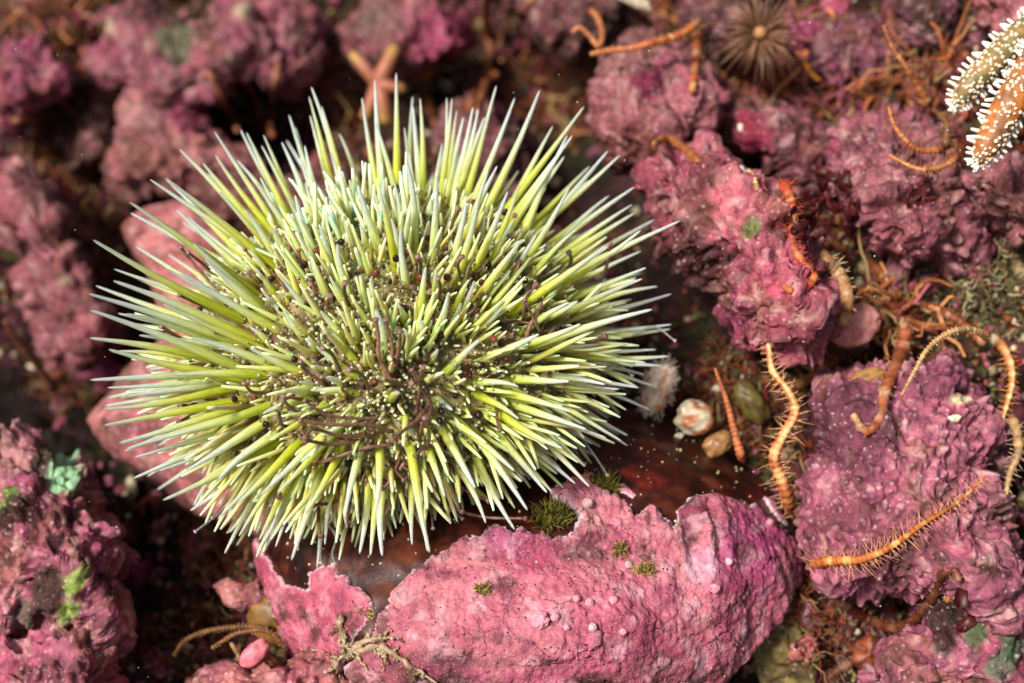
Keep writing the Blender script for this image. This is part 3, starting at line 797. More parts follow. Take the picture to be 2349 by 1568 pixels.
cr1 = patch('coralline_crust', mussel, FRONT, 2.6, 0.085, front_col, M_CORAL_SHARP, jag=8, rel=0.05, seed=400,
            ridges=[(1572, 1215, 75, -0.16, 1.35), (1610, 1240, 70, 0.1, 1.35), (1250, 1272, 200, -0.09, 0.03), (960, 1300, 60, -0.06, -0.2), (1300, 1242, 200, 0.08, 0.03), (1000, 1290, 90, 0.06, -0.25), (1420, 1420, 110, 0.05, 0.1), (1650, 1230, 90, 0.07, 1.3), (1250, 1480, 200, 0.06, 0.05)])
cr1['label'] = 'thick pink crust covering the near face of the shell'


def left_col(V, pv, b):
    px, py, e = pv.T
    n2 = fbm(V, 3.2, 5, 412); n3 = fbm(V, 4.5, 6, 413, 0.62)
    col = mixc(np.tile(lin(210, 104, 124), (len(V), 1)), lin(184, 80, 104), sst(-0.2, 0.3, n2))
    col = mixc(col, lin(84, 50, 40), sst(0.0, 0.3, n3) * sst(1330, 1400, py) * 0.9)
    n6 = fbm(V, 6, 5, 414)
    col = mixc(col, lin(230, 150, 164), sst(0.1, 0.4, n6) * 0.5); col = mixc(col, lin(140, 64, 84), sst(0.1, 0.35, -n6) * 0.6)
    col = mixc(col, lin(245, 200, 208), sst(8, 1, e + 4 * n2) * 0.8)
    return col * np.array([0.74, 0.78, 0.76])


LEFT = [(578, 1235), (592, 1222), (606, 1262), (625, 1300), (655, 1335), (690, 1352), (706, 1350), (706, 1318), (735, 1302), (770, 1292), (780, 1318), (806, 1325), (812, 1345), (840, 1352), (858, 1385), (852, 1412), (838, 1440), (800, 1480), (790, 1600), (700, 1560), (640, 1430), (590, 1330)]
cr2 = patch('coralline_crust', mussel, LEFT, 3.0, 0.05, left_col, M_CORAL_SHARP, jag=6, rel=0.04, seed=420)
cr2['label'] = 'pink crust flap at the left end of the shell'


def flap_col(V, pv, b):
    n2 = fbm(V, 3, 5, 422)
    col = mixc(np.tile(lin(200, 110, 128), (len(V), 1)), lin(225, 160, 165), sst(-0.1, 0.4, n2))
    return mixc(col, lin(245, 210, 216), sst(8, 1, pv[:, 2]) * 0.8)


for pl, lb in [([(1405, 1105), (1432, 1112), (1462, 1135), (1455, 1146), (1425, 1132), (1400, 1116)], 'loose pale sliver of crust on the dark shell'),
               ([(1745, 1140), (1775, 1150), (1800, 1185), (1812, 1215), (1785, 1195), (1760, 1165)], 'small pink patch at the right end of the shell')]:
    f_ = patch('coralline_crust', mussel, pl, 3.0, 0.04, flap_col, M_CORAL_SHARP, jag=3, rel=0.02, seed=430)
    f_['label'] = lb


# moss tufts, nodules and pale scraps on the shell
def fuzz(name, parent, host, spots, seed, mat, c1, c2, n=180, L=0.09, r=0.006, label=None):
    """a tuft of short filaments standing on host"""
    A = Acc(); rg = np.random.default_rng(seed)
    for (cx, cy, rx, ry) in spots:
        for _ in range(n):
            a = rg.uniform(0, 6.283); q = math.sqrt(rg.uniform(0, 1))
            p_, n_ = cast(host, cx + rx * q * math.cos(a), cy + ry * q * math.sin(a))
            if p_ is None: continue
            d = n_ + rg.normal(0, 0.6, 3); d /= np.linalg.norm(d)
            l = L * rg.uniform(0.5, 1.3)
            pts = np.array([p_ - n_ * 0.02, p_ + d * l * 0.5, p_ + d * l + rg.normal(0, 0.25 * l, 3)])
            V, F, _a = tube(pts, [r, r * 0.9, r * 0.5], 4, False)
            A.add(V, F, c1 + (c2 - c1) * rg.uniform(0, 1))
    V, F, Cc, _ = A.get()
    o = body(name, V, F, mat, parent, col=Cc)
    o['kind'] = 'stuff'
    if label: o['label'] = label
    return o


bpy.context.view_layer.update()
fuzz('moss_tuft', mussel, mussel, [(1265, 1190, 40, 24), (1380, 1120, 30, 14)], 5, M_TURF, lin(60, 58, 16), lin(140, 128, 44), 420, 0.12, 0.008, 'olive moss tuft at the edge of the crust')
cr1_root = cr1


def castc(px, py, objs):
    best = None
    for o in objs:
        m = o.matrix_world if o.parent is None else Matrix.Translation(Vector(wloc(o)))
        org = Vector(CAM) - Vector(wloc(o))
        d = Vector(FW + (px - 1174.5) * K * RT + (784 - py) * K * UP).normalized()
        ok, loc, nor, _ = o.ray_cast(org, d)
        if ok:
            w = np.array(loc) + wloc(o); t = (w - CAM) @ FW
            if best is None or t < best[2]: best = (w, np.array(nor), t)
    return best


fz = []
for (cx, cy, rx, ry, lab) in [(1422, 1258, 14, 14, 'small olive tuft on the crust'), (1478, 1308, 22, 12, 'ochre tuft on the crust'), (1108, 1352, 12, 9, 'brown tuft beside a hollow in the crust'), (840, 1400, 22, 14, 'brown silt tuft in the crust gap')]:
    A = Acc(); rg = np.random.default_rng(int(cx))
    for _ in range(130):
        a = rg.uniform(0, 6.283); q = math.sqrt(rg.uniform())
        h_ = castc(cx + rx * q * math.cos(a), cy + ry * q * math.sin(a), [cr1, mussel])
        if h_ is None: continue
        p_, n_ = h_[0], h_[1]
        d = n_ + rg.normal(0, 0.7, 3); d /= np.linalg.norm(d); l = 0.07 * rg.uniform(0.4, 1.3)
        V, F, _a = tube(np.array([p_ - n_ * 0.01, p_ + d * l * 0.5, p_ + d * l + rg.normal(0, 0.3 * l, 3)]), [0.007, 0.006, 0.004], 4, False)
        A.add(V, F, lin(92, 76, 34) + (lin(190, 165, 90) - lin(92, 76, 34)) * rg.uniform())
    V, F, Cc, _ = A.get()
    o = body('moss_tuft', V, F, M_TURF, mussel, col=Cc); o['kind'] = 'stuff'; o['label'] = lab

for (cx, cy, r, lump) in [(1237, 1427, 21, 0.16), (1275, 1416, 11, 0.1), (1351, 1385, 11, 0.06), (1406, 1378, 11, 0.06), (1322, 1374, 9, 0.08), (1440, 1296, 10, 0.05), (1345, 1156, 13, 0.05), (1300, 1440, 8, 0.1), (1360, 1440, 10, 0.1), (1430, 1450, 9, 0.1), (1765, 1200, 8, 0.1), (1672, 1290, 10, 0.1), (1640, 1350, 12, 0.1)]:
    h_ = castc(cx, cy, [cr1])
    if h_ is None: continue
    V, F = ICO[4]
    rr = r * K * h_[2]
    V = V * (1 + lump * 2 * fbm(V + cx, 1.6, 3, 7)[:, None] + lump * 0.8 * vnoise(V + cy, 5, 9)[:, None]) * np.array([1, 1, 1.05])
    up = Vector(h_[1]).to_track_quat('Z', 'Y').to_matrix()
    V = V @ np.array(up).T * rr + h_[0] + h_[1] * rr * 0.35
    cc = lin(214, 138, 152) if r != 13 and r != 10 else lin(196, 160, 160)
    body('nodule', V, F, M_CORAL_SHARP, mussel, col=np.tile(cc, (len(V), 1)) * (1 + 0.25 * fbm(V, 8, 3, 5)[:, None]))

# ------------------------------------------------------------------ sea urchin
UA, UB = 2.0, 1.42
UC = P(892, 790, 16.0)
AX = -0.13 * RT + 0.86 * UP - 0.50 * FW
AX = AX / np.linalg.norm(AX)
E1 = np.cross(AX, RT); E1 /= np.linalg.norm(E1)
E2 = np.cross(AX, E1)
UM = np.stack([E1, E2, AX])       # rows: local axes
USC = np.array([UA, UA, UB])


def uloc(p): return (p - UC) @ UM.T / USC
def uworld(q): return (q * USC) @ UM + UC


def unormal(q):
    n = (q / USC) @ UM
    return n / np.linalg.norm(n)


def uhit(px, py):
    d = FW + (px - 1174.5) * K * RT + (784 - py) * K * UP
    o = uloc(CAM); v = (d @ UM.T) / USC
    a = v @ v; b = 2 * o @ v; c = o @ o - 1
    dis = b * b - 4 * a * c
    if dis >= 0:
        t = (-b - math.sqrt(dis)) / (2 * a); q = o + t * v
    else:
        t = -b / (2 * a); q = o + t * v
    q = q / np.linalg.norm(q)
    return q


urchin = root_at('sea_urchin', UC - AX * UB * 1.02, 'green sea urchin bristling with pale tipped spines on the mussel shell', 'sea urchin')
V, F = ICO[6]
q = V / np.linalg.norm(V, axis=1)[:, None]
W = (q * USC) @ UM + UC
nn = fbm(W, 1.6, 4, 501); n2 = fbm(W, 5, 4, 502)
wd, wi = worley(W, 5.5, 505)
Nn = (q / USC) @ UM; Nn /= np.linalg.norm(Nn, axis=1)[:, None]
W = W + Nn * (0.03 * nn + 0.07 * np.maximum(0, 1 - (wd / 0.6) ** 2) + 0.015 * n2)[:, None] - Nn * 0.03
upx, upy, _ = proj(W)
tc_ = np.tile(lin(150, 134, 84), (len(W), 1))
tc_ = mixc(tc_, lin(92, 66, 50), sst(-0.1, 0.35, nn))
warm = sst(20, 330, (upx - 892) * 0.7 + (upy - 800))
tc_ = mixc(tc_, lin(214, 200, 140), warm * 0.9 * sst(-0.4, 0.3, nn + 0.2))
tc_ = mixc(tc_, lin(160, 185, 110), np.exp(-((upx - 810) ** 2 + (upy - 545) ** 2) / 90 ** 2) * 0.7)
tc_ = mixc(tc_, lin(74, 50, 40), np.exp(-((upx - 860) ** 2 / 200 ** 2 + (upy - 850) ** 2 / 130 ** 2)) * sst(-0.3, 0.3, n2) * 0.7)
for (cx, cy, r) in [(1075, 855, 16), (1060, 820, 11), (1130, 870, 12), (1100, 905, 9)]:
    tc_ = mixc(tc_, lin(150, 40, 50), 0.85 * np.exp(-((upx - cx) ** 2 + (upy - cy) ** 2) / r ** 2))
tc_ = mixc(tc_, lin(64, 44, 34), sst(0.15, 0.45, n2) * 0.5)
body('test', W, F, M_TEST, urchin, col=tc_)

# spine meshes of unit length and unit base radius
def spine_mesh(k, rg):
    ts = np.array([0, 0.012, 0.03, 0.055, 0.09, 0.2, 0.35, 0.5, 0.65, 0.8, 0.92, 0.975, 1.0])
    rs = np.array([0.62, 0.66, 1.0, 1.03, 0.95, 0.90, 0.79, 0.67, 0.54, 0.41, 0.30, 0.24, 0.10])
    ns = 16; V = []
    bx, by = rg.normal(0, 0.025, 2); sx, sy = rg.normal(0, 0.012, 2)
    for t, r in zip(ts, rs):
        a = np.arange(ns) / ns * 2 * math.pi
        rib = 1 + (0.07 if 0.02 < t < 0.9 else 0.0) * np.where(np.arange(ns) % 2 == 0, 1, -1)
        ox = bx * 12 * 4 * t * (1 - t) + sx * 6 * math.sin(7 * t); oy = by * 12 * 4 * t * (1 - t) + sy * 6 * math.sin(7 * t)
        V.append(np.stack([ox + r * rib * np.cos(a), oy + r * rib * np.sin(a), np.full(ns, t)], 1))
    V = np.concatenate(V); n = len(ts)
    kk = np.arange(n - 1)[:, None] * ns; j = np.arange(ns)[None, :]; j2 = (j + 1) % ns
    F = np.stack([kk + j, kk + j2, kk + ns + j2, kk + ns + j], -1).reshape(-1, 4)
    F = [list(map(int, f)) for f in F] + [[int((n - 1) * ns + i) for i in range(ns)]]
    return mk_mesh('spine', V, F, M_SPINE, attr=np.repeat(ts, ns))


rg = np.random.default_rng(5)
SPM = [spine_mesh(k, rg) for k in range(10)]
UROOT = wloc(urchin)


def add_spine(base, tip, r, mesh=None):
    d = tip - base; L = np.linalg.norm(d)
    if L < 0.05: return
    z = Vector(d / L)
    rot = z.to_track_quat('Z', 'Y').to_matrix().to_4x4() @ Matrix.Rotation(random.uniform(0, 6.28), 4, 'Z')
    o = link('spine', mesh or random.choice(SPM), urchin)
    o.matrix_local = Matrix.Translation(Vector(base - UROOT)) @ rot @ Matrix.Diagonal((r, r, L, 1))
    return o


# tip x, tip y, root x, root y of the spines that make the outline and the face in the photograph
SP = """215 552 560 735;262 618 520 700;262 645 600 790;205 675 560 790;208 712 560 850;288 720 540 800;207 776 520 830;250 803 560 870;320 770 560 800;208 873 520 860;247 890 500 870;240 940 540 890;240 977 560 920;290 910 520 880;275 1017 560 930;292 1030 580 950;310 1050 560 980;340 1015 620 930;307 1098 560 1000;365 1080 560 1010;375 1148 640 1010;440 1120 600 1030;437 1172 600 1060;
345 412 620 590;385 413 640 620;412 343 610 560;298 465 600 690;300 490 520 610;465 375 600 550;492 303 640 540;494 357 630 540;545 368 650 520;565 305 640 500;605 310 690 520;600 335 680 500;647 327 700 480;688 362 730 480;715 200 800 480;709 222 765 470;738 245 800 490;711 265 760 460;
830 225 868 430;860 182 880 420;909 168 915 400;947 245 975 440;964 226 985 420;928 293 950 470;1025 225 1020 470;1037 227 1035 400;1048 253 1040 440;1085 247 1060 420;1063 270 1050 400;1097 250 1080 400;1138 197 1090 430;1112 270 1080 400;1181 225 1110 430;1238 208 1130 470;1268 290 1170 500;1340 245 1160 490;1395 347 1220 560;1422 357 1240 520;1295 360 1200 480;1350 415 1240 540;1455 430 1290 560;1395 450 1250 600;1450 470 1300 590;1445 495 1290 600;1455 490 1310 600;
1560 507 1260 650;1470 530 1240 680;1390 565 1170 720;1470 577 1320 660;1482 615 1270 700;1473 640 1260 740;1508 657 1330 710;1540 675 1310 740;1496 710 1200 800;1540 745 1330 770;1538 756 1300 790;1505 803 1320 820;1533 818 1330 830;1518 840 1340 840;1510 890 1330 830;1490 940 1290 860;1480 860 1330 830;1440 1000 1310 900;1440 1023 1280 920;1425 1012 1240 900;1390 1005 1200 930;1352 1117 1200 960;1320 1110 1180 990;1255 1130 1130 980;1210 1170 1080 980;1180 1215 1080 1020;1115 1200 1040 1050;
985 1268 940 1010;980 1265 960 1100;945 1250 950 1080;876 1275 880 1080;850 1275 870 1080;825 1270 850 1080;745 1250 760 1100;727 1302 740 1120;668 1285 740 1060;632 1255 690 1090;595 1240 680 1060;605 1245 700 1080;515 1270 590 1100;548 1230 660 1060;500 1190 640 1040;545 1155 690 1010;
821 425 880 599;872 441 908 625;918 522 933 676;935 374 949 578;1003 404 995 607;1097 467 1044 657;1192 425 1135 578;1175 512 1123 621;1198 550 1092 696;1230 540 1175 633;1394 566 1226 680;1325 524 1210 645;1076 641 1044 712;1058 696 1038 759;1155 688 1099 751;1153 704 1092 757;1305 694 1190 767;1331 744 1190 795;1236 767 1131 815;1099 781 1024 854;1028 676 999 787;977 613 969 728;850 684 886 825;868 799 890 876;756 633 803 712;773 560 811 700;708 574 752 688;732 514 767 637;645 637 724 732;651 712 696 775;609 676 661 732;752 748 815 827;736 714 795 779;783 716 819 763;726 795 819 866;708 773 732 803;688 876 728 898;712 896 823 902;603 949 716 913;653 896 720 896;1392 842 1246 838;1305 876 1159 870;1188 886 1092 878;1388 882 1218 858;1420 894 1246 862;1038 941 999 910;916 902 896 917;850 639 864 724;807 455 831 499;677 449 728 601;596 408 667 558;621 520 688 621;957 495 963 550;989 455 987 514;1032 499 1024 542;1064 471 1056 538;1113 495 1095 566;1252 431 1190 550;1398 449 1261 566;1001 617 1001 704;963 597 963 653;574 751 617 787;574 572 625 641;1135 617 1111 700;1088 645 1064 712;1246 657 1190 712;574 799 692 854;929 755 953 807;914 700 929 740;1325 692 1222 744;1376 791 1246 811;1182 566 1143 629;898 502 918 597;787 495 799 566;827 514 850 582;969 736 965 775;1005 803 993 827;748 866 787 882;1246 929 1159 894;1190 961 1088 902;590 621 633 676;
1015 330 1000 470;470 595 620 735;445 560 600 700;415 625 640 760;375 700 600 800;440 775 640 845;400 860 610 860;500 1100 640 990;430 1080 620 960;600 1135 760 985;690 1060 800 960;560 480 640 610;505 440 640 590;590 420 690 560;660 450 720 570;700 420 745 540;760 350 800 500;905 420 925 560;940 350 965 500;1070 470 1040 610;1120 390 1060 570;1165 440 1090 620;1310 945 1130 895;1345 985 1160 920;1290 1030 1120 930;1180 1080 1040 960;1090 1120 1010 980;1020 1140 970 1000;860 1180 870 1010;790 1190 830 1020;700 1180 790 1010;640 1130 770 990;735 1000 832 945;950 1005 910 945"""
bases = []
nsp = 0
for tok in SP.replace('\n', '').split(';'):
    tx, ty, bx, by = map(float, tok.split())
    qb = uhit(bx, by); B = uworld(qb); n = unormal(qb)
    qd = FW + (tx - 1174.5) * K * RT + (784 - ty) * K * UP
    ql = np.linalg.norm(qd); qd = qd / ql
    # closest approach of the tip's ray to the line along the surface normal
    w0 = CAM - B; b_ = qd @ n; d_ = qd @ w0; e_ = n @ w0
    den = 1 - b_ * b_
    t = (e_ - b_ * d_) / den if den > 0.02 else 1.0
    t = min(max(t, 0.35), 2.1)
    s = (B + n * t - CAM) @ qd
    T = CAM + qd * s
    dz = (B - T) @ FW; pl = np.linalg.norm((T - B) + FW * dz)
    if dz > 0.8 * pl and pl > 0.2:
        T = CAM + qd * (((B - CAM) @ FW - 0.8 * pl) / (qd @ FW))
    L = np.linalg.norm(T - B)
    if L > 2.25: T = B + (T - B) * 2.25 / L; L = 2.25
    add_spine(B - n * 0.03, T, 0.033 + 0.010 * min(L, 2.0) + (0.008 if n @ FW < -0.6 else 0.0) + random.uniform(-0.005, 0.006)); nsp += 1
    bases.append(B)
# outline radius of the placed tips, by direction
_t = np.array([list(map(float, t_.split()))[:2] for t_ in SP.replace('\n', '').split(';')])
_a = np.arctan2(740 - _t[:, 1], _t[:, 0] - 892); _r = np.hypot(_t[:, 0] - 892, _t[:, 1] - 740)
OA = np.linspace(-math.pi, math.pi, 73)
OR = np.array([_r[np.abs((_a - a + math.pi) % (2 * math.pi) - math.pi) < 0.16].max() for a in OA])
# the rest of the primaries, by rejection on the test
rg = np.random.default_rng(77)
tries = 0
while nsp < 300 and tries < 40000:
    tries += 1
    z = rg.normal(0, 1, 3); qz = z / np.linalg.norm(z)
    if qz[2] < -0.85: continue
    n = unormal(qz); B = uworld(qz)
    if n @ FW > 0.45: continue
    lat = math.degrees(math.asin(qz[2]))
    if min(np.linalg.norm(B - b) for b in bases) < (0.27 if n @ FW > -0.6 else 0.3): continue
    if lat > 72: L = rg.uniform(0.3, 0.65)
    elif lat > 50: L = rg.uniform(0.55, 1.1)
    else: L = rg.uniform(0.8, 1.6) * (1.0 if n @ FW > -0.75 else 0.62)
    d = n + rg.normal(0, 0.13, 3); d /= np.linalg.norm(d)
    tx_, ty_, _d = proj((B + d * L)[None])
    an_ = math.atan2(784 - 44 - ty_[0] + 0, tx_[0] - 892); rad_ = math.hypot(tx_[0] - 892, ty_[0] - 740)
    if rad_ > np.interp(an_, OA, OR) - 12: continue
    add_spine(B - n * 0.03, B + d * L, 0.034 + 0.010 * L); nsp += 1
    bases.append(B)
bases = np.array(bases)

# secondary spines: too many to pick apart
SV = np.array(SPM[0].vertices[0].co)  # noqa
A = Acc(); rg = np.random.default_rng(91)
ring = np.arange(6) / 6 * 2 * math.pi
k = 0
def small_col(a, rg):
    base = lin(204, 204, 92) + (lin(222, 218, 140) - lin(204, 204, 92)) * rg.uniform(); tip = lin(234, 240, 200) * rg.uniform(0.85, 1.05)
    return mixc(np.tile(base * rg.uniform(0.7, 1.05), (len(a), 1)), tip, sst(0.3, 1.0, a))


while k < 2050:
    z = rg.normal(0, 1, 3); qz = z / np.linalg.norm(z)
    if k > 1900:
        qz = uhit(rg.normal(900, 150), rg.normal(850, 100))
    n = unormal(qz); B = uworld(qz)
    if n @ FW > 0.3 or qz[2] < -0.9: continue
    lat = math.degrees(math.asin(qz[2]))
    L = rg.uniform(0.12, 0.42)
    if lat > 15 and n @ FW > -0.5 and rg.uniform() < 0.4: continue
    if lat > -5 and n @ FW < -0.6 and rg.uniform() < 0.5: continue
    if lat < 15 and n @ FW > -0.75 and rg.uniform() < 0.5: L = rg.uniform(0.4, 0.95)
    if n @ FW < -0.75: L *= 0.65
    d = n + rg.normal(0, 0.22, 3); d /= np.linalg.norm(d)
    tx_, ty_, _d = proj((B + d * L)[None])
    if math.hypot(tx_[0] - 892, ty_[0] - 740) > np.interp(math.atan2(740 - ty_[0], tx_[0] - 892), OA, OR) - 25: continue
    r = 0.014 + 0.012 * L + rg.uniform(0, 0.008)
    V, F, a = tube(np.array([B - n * 0.02, B + d * L * 0.4, B + d * L * 0.85, B + d * L]), [r * 1.1, r, r * 0.7, r * 0.35], 7, True)
    A.add(V, F, small_col(a, rg)); k += 1
kk_ = 0
while kk_ < 125:                          # middling spines on the side that faces us, leaning up and outwards
    x_, y_ = rg.normal(890, 190), rg.normal(800, 130)
    qz = uhit(x_, y_); n = unormal(qz); B = uworld(qz)
    if n @ FW > -0.45: continue
    kk_ += 1
    o_ = RT * (x_ - 892) / 300 - UP * (y_ - 900) / 260
    d = n + 0.6 * o_ + rg.normal(0, 0.16, 3); d /= np.linalg.norm(d); L = rg.uniform(0.28, 0.72); r = 0.02 + 0.026 * L
    V, F, a = tube(np.array([B - n * 0.02, B + d * L * 0.06, B + d * L * 0.4, B + d * L * 0.8, B + d * L]), [r * 0.8, r, r * 0.85, r * 0.5, r * 0.25], 9, True)
    A.add(V, F, small_col(a, rg) * np.array([0.98, 1.05, 0.8]))
for _ in range(90):                      # the dense pale brush round the top of the test
    z = rg.normal(0, 1, 3) * np.array([0.22, 0.22, 0]) + np.array([0, 0, 1]); qz = z / np.linalg.norm(z)
    n = unormal(qz); B = uworld(qz); L = rg.uniform(0.25, 0.75)
    d = n + rg.normal(0, 0.2, 3); d /= np.linalg.norm(d); r = 0.02 + rg.uniform(0, 0.012)
    V, F, a = tube(np.array([B - n * 0.02, B + d * L * 0.4, B + d * L * 0.85, B + d * L]), [r * 1.1, r, r * 0.75, r * 0.4], 8, True)
    A.add(V, F, small_col(np.clip(a + 0.3, 0, 1), rg) * np.array([0.95, 1.05, 1.05]))
V, F, Cc, a = A.get()
o = body('secondary_spines', V, F, M_SMALL, urchin, col=Cc); o['kind'] = 'stuff'

# glassy beads on stalks between the spines
A = Acc(); k = 0
while k < 2500:
    z = rg.normal(0, 1, 3); qz = z / np.linalg.norm(z)
    if k > 2250:
        qz = uhit(rg.normal(892, 150), rg.normal(830, 110))
    n = unormal(qz); B = uworld(qz)
    if n @ FW > 0.15: continue
    if fbm(B[None], 1.7, 2, 88)[0] < -0.05 and rg.uniform() < 0.8: continue
    d = n + rg.normal(0, 0.35, 3); d /= np.linalg.norm(d); L = rg.uniform(0.06, 0.24)
    r = rg.uniform(0.012, 0.023)
    c0 = lin(178, 174, 132) * rg.uniform(0.4, 1.05)
    if rg.uniform() < 0.25: c0 = lin(150, 125, 90)
    V, F = ICO[2]
    A.add(V * r * (1 + 0.15 * rg.normal(0, 1, (len(V), 1))) + B + d * L, F, c0)
    V, F, _a = tube(np.array([B, B + d * L]), [0.004, 0.005], 3, False)
    A.add(V, F, lin(170, 160, 110))
    k += 1
k = 0
while k < 4200:                           # the finest grain of the skin: tiny buds close to the surface
    z = rg.normal(0, 1, 3); qz = z / np.linalg.norm(z)
    if k > 2400: qz = uhit(rg.normal(880, 190), rg.normal(820, 140))
    n = unormal(qz)
    if n @ FW > 0.05: continue
    V, F = ICO[1]
    cb = (lin(96, 66, 52), lin(64, 40, 34), lin(170, 160, 110), lin(190, 186, 140), lin(120, 96, 66))[int(rg.integers(5))]
    A.add(V * rg.uniform(0.006, 0.013) * rg.uniform(0.7, 1.5, 3) + uworld(qz) + n * rg.uniform(0.0, 0.06), F, cb * rg.uniform(0.7, 1.15)); k += 1
V, F, Cc, _ = A.get()
o = body('pedicellariae', V, F, M_BEAD, urchin, col=Cc); o['kind'] = 'stuff'

# dark maroon globes
gv, gf = ICO[3]
gl = gv.copy(); gl[:, 2] *= 1.25; gl[:, :2] *= (1 - 0.18 * np.clip(gl[:, 2:], -1, 1.2))
GLM = [mk_mesh('globe', gl * (1 + 0.05 * np.stack([np.cos(6 * np.arctan2(gl[:, 1], gl[:, 0]))] * 3, 1)), gf, M_BEAD, col=np.tile(c, (len(gl), 1))) for c in (lin(42, 12, 12), lin(70, 24, 20), lin(112, 52, 40))]
k = 0
while k < 170:
    z = rg.normal(0, 1, 3); qz = z / np.linalg.norm(z)
    n = unormal(qz)
    if n @ FW > 0.1: continue
    B = uworld(qz) + n * rg.uniform(0.08, 0.26)
    s = rg.uniform(0.028, 0.042)
    o = link('globe', GLM[int(rg.choice(3, p=[0.6, 0.25, 0.15]))], urchin)
    dd = Vector(n + rg.normal(0, 0.5, 3))
    o.matrix_local = Matrix.Translation(Vector(B - UROOT)) @ dd.to_track_quat('Z', 'Y').to_matrix().to_4x4() @ Matrix.Diagonal((s, s, s, 1))
    k += 1


# tube feet: curling stalks with a sucker disc
def tube_foot(pts, r, colr, mat, tipc, parent=urchin):
    path = spline(pts, 26)
    rad = r * (1.15 - 0.3 * np.linspace(0, 1, 26)) * (1 + 0.10 * np.where(np.arange(26) % 2 == 0, 1, -1))
    V, F, a = tube(path, rad, 7)
    t = path[-1] - path[-2]; t /= np.linalg.norm(t)
    V2, F2, a2 = tube(np.array([path[-1] - t * r, path[-1], path[-1] + t * r * 0.7, path[-1] + t * r * 1.1]), np.array([0.9, 1.5, 1.6, 1.0]) * r, 10)
    A = Acc(); A.add(V, F, np.tile(colr, (len(V), 1)) * (0.85 + 0.3 * np.where((np.arange(len(V)) // 7) % 2 == 0, 1, 0))[:, None]); A.add(V2, F2, tipc)
    V, F, Cc, _ = A.get()
    return body('tube_foot', V, F, mat, parent, col=Cc)


def foot_px(pts, r=0.016, lift0=0.05, lift1=0.45, colr=None, mat=None, tipc=None):
    W = []; n = len(pts)
    for i, (x, y) in enumerate(pts):
        qh = uhit(x, y); B = uworld(qh); nn_ = unormal(qh)
        l = lift0 + (lift1 - lift0) * i / (n - 1)
        d0 = (B - CAM) @ FW - l
        W.append(P(np.array([x]), np.array([y]), np.array([d0]))[0])
    tube_foot(W, r, lin(96, 62, 50) if colr is None else colr, mat or M_FOOT, lin(128, 94, 86) if tipc is None else tipc)


FEET = [[(600, 760), (520, 690), (440, 600), (415, 568)], [(590, 770), (500, 720), (412, 678)], [(500, 800), (460, 790), (400, 770), (370, 750)], [(560, 830), (470, 815), (420, 780), (372, 748)], [(500, 880), (440, 880), (410, 870), (395, 857)], [(470, 905), (440, 930), (415, 930)], [(520, 920), (480, 910), (450, 905)],
        [(440, 945), (380, 950), (335, 953)], [(520, 935), (450, 945), (415, 935)], [(480, 930), (445, 950), (412, 968)], [(900, 880), (870, 820), (868, 770), (862, 735)], [(890, 870), (900, 800), (890, 760), (885, 735)], [(905, 850), (915, 800), (918, 762)], [(930, 890), (905, 880), (880, 870)],
        [(960, 960), (985, 920), (970, 875), (945, 880)], [(975, 980), (990, 930), (965, 890), (945, 850)], [(955, 950), (965, 880), (970, 845)], [(870, 960), (800, 960), (745, 950), (700, 920)], [(900, 990), (840, 975), (760, 975), (690, 965)], [(860, 1000), (780, 1000), (720, 985), (700, 1005)], [(830, 1010), (760, 1020), (700, 1010)],
        [(900, 1020), (830, 1030), (740, 1060), (640, 1090)], [(960, 1010), (970, 960), (930, 985), (900, 1010)], [(975, 1040), (985, 1000), (975, 960)], [(1000, 1050), (980, 1100), (940, 1140)], [(930, 1060), (890, 1110), (850, 1150)], [(1300, 720), (1250, 715), (1240, 760), (1205, 690)], [(1200, 740), (1205, 690), (1225, 660)], [(1310, 760), (1260, 770), (1300, 730)],
        [(1280, 810), (1330, 795), (1388, 772)], [(1200, 800), (1215, 750), (1240, 700), (1230, 655)], [(1180, 640), (1190, 610), (1200, 580)], [(1300, 900), (1290, 870), (1270, 840), (1255, 870)], [(1320, 880), (1310, 850), (1290, 835)], [(1370, 880), (1330, 900), (1290, 895)], [(1100, 560), (1110, 530), (1112, 508)],
        [(1160, 560), (1170, 520), (1180, 495)], [(700, 640), (690, 600), (685, 575)], [(500, 640), (470, 610), (432, 580)], [(640, 620), (660, 590), (665, 560)], [(560, 720), (520, 700), (510, 715)], [(640, 700), (620, 690), (600, 680)], [(760, 740), (750, 700), (758, 680)], [(800, 700), (790, 670), (792, 650)],
        [(1000, 700), (1010, 660), (1005, 640)], [(1060, 640), (1050, 610), (1060, 590)], [(960, 640), (965, 610), (958, 590)], [(880, 560), (890, 530), (885, 512)], [(1290, 640), (1310, 600), (1305, 580)], [(1380, 640), (1395, 600), (1400, 560)], [(780, 850), (760, 810), (740, 800)], [(850, 900), (830, 860), (800, 850)],
        [(700, 960), (660, 930), (650, 910)], [(620, 900), (580, 900), (560, 880)], [(740, 880), (700, 850), (690, 830)], [(940, 1090), (1000, 1140), (1060, 1175)], [(960, 1080), (1010, 1150), (1100, 1185), (1205, 1190)], [(900, 1080), (880, 1120), (860, 1180)], [(1010, 1080), (1060, 1120), (1120, 1150)], [(700, 1050), (660, 1100), (640, 1140)],
        [(760, 1060), (740, 1120), (730, 1180), (735, 1230)], [(640, 1060), (600, 1100), (560, 1130)], [(820, 1060), (800, 1110), (770, 1150), (720, 1160)], [(850, 1090), (810, 1160), (800, 1200)]]
rg = np.random.default_rng(123)
for f in FEET:
    c = lin(132, 94, 78) * rg.uniform(0.6, 1.1)
    foot_px(f, rg.uniform(0.017, 0.022), 0.15, rg.uniform(0.55, 0.95), c)
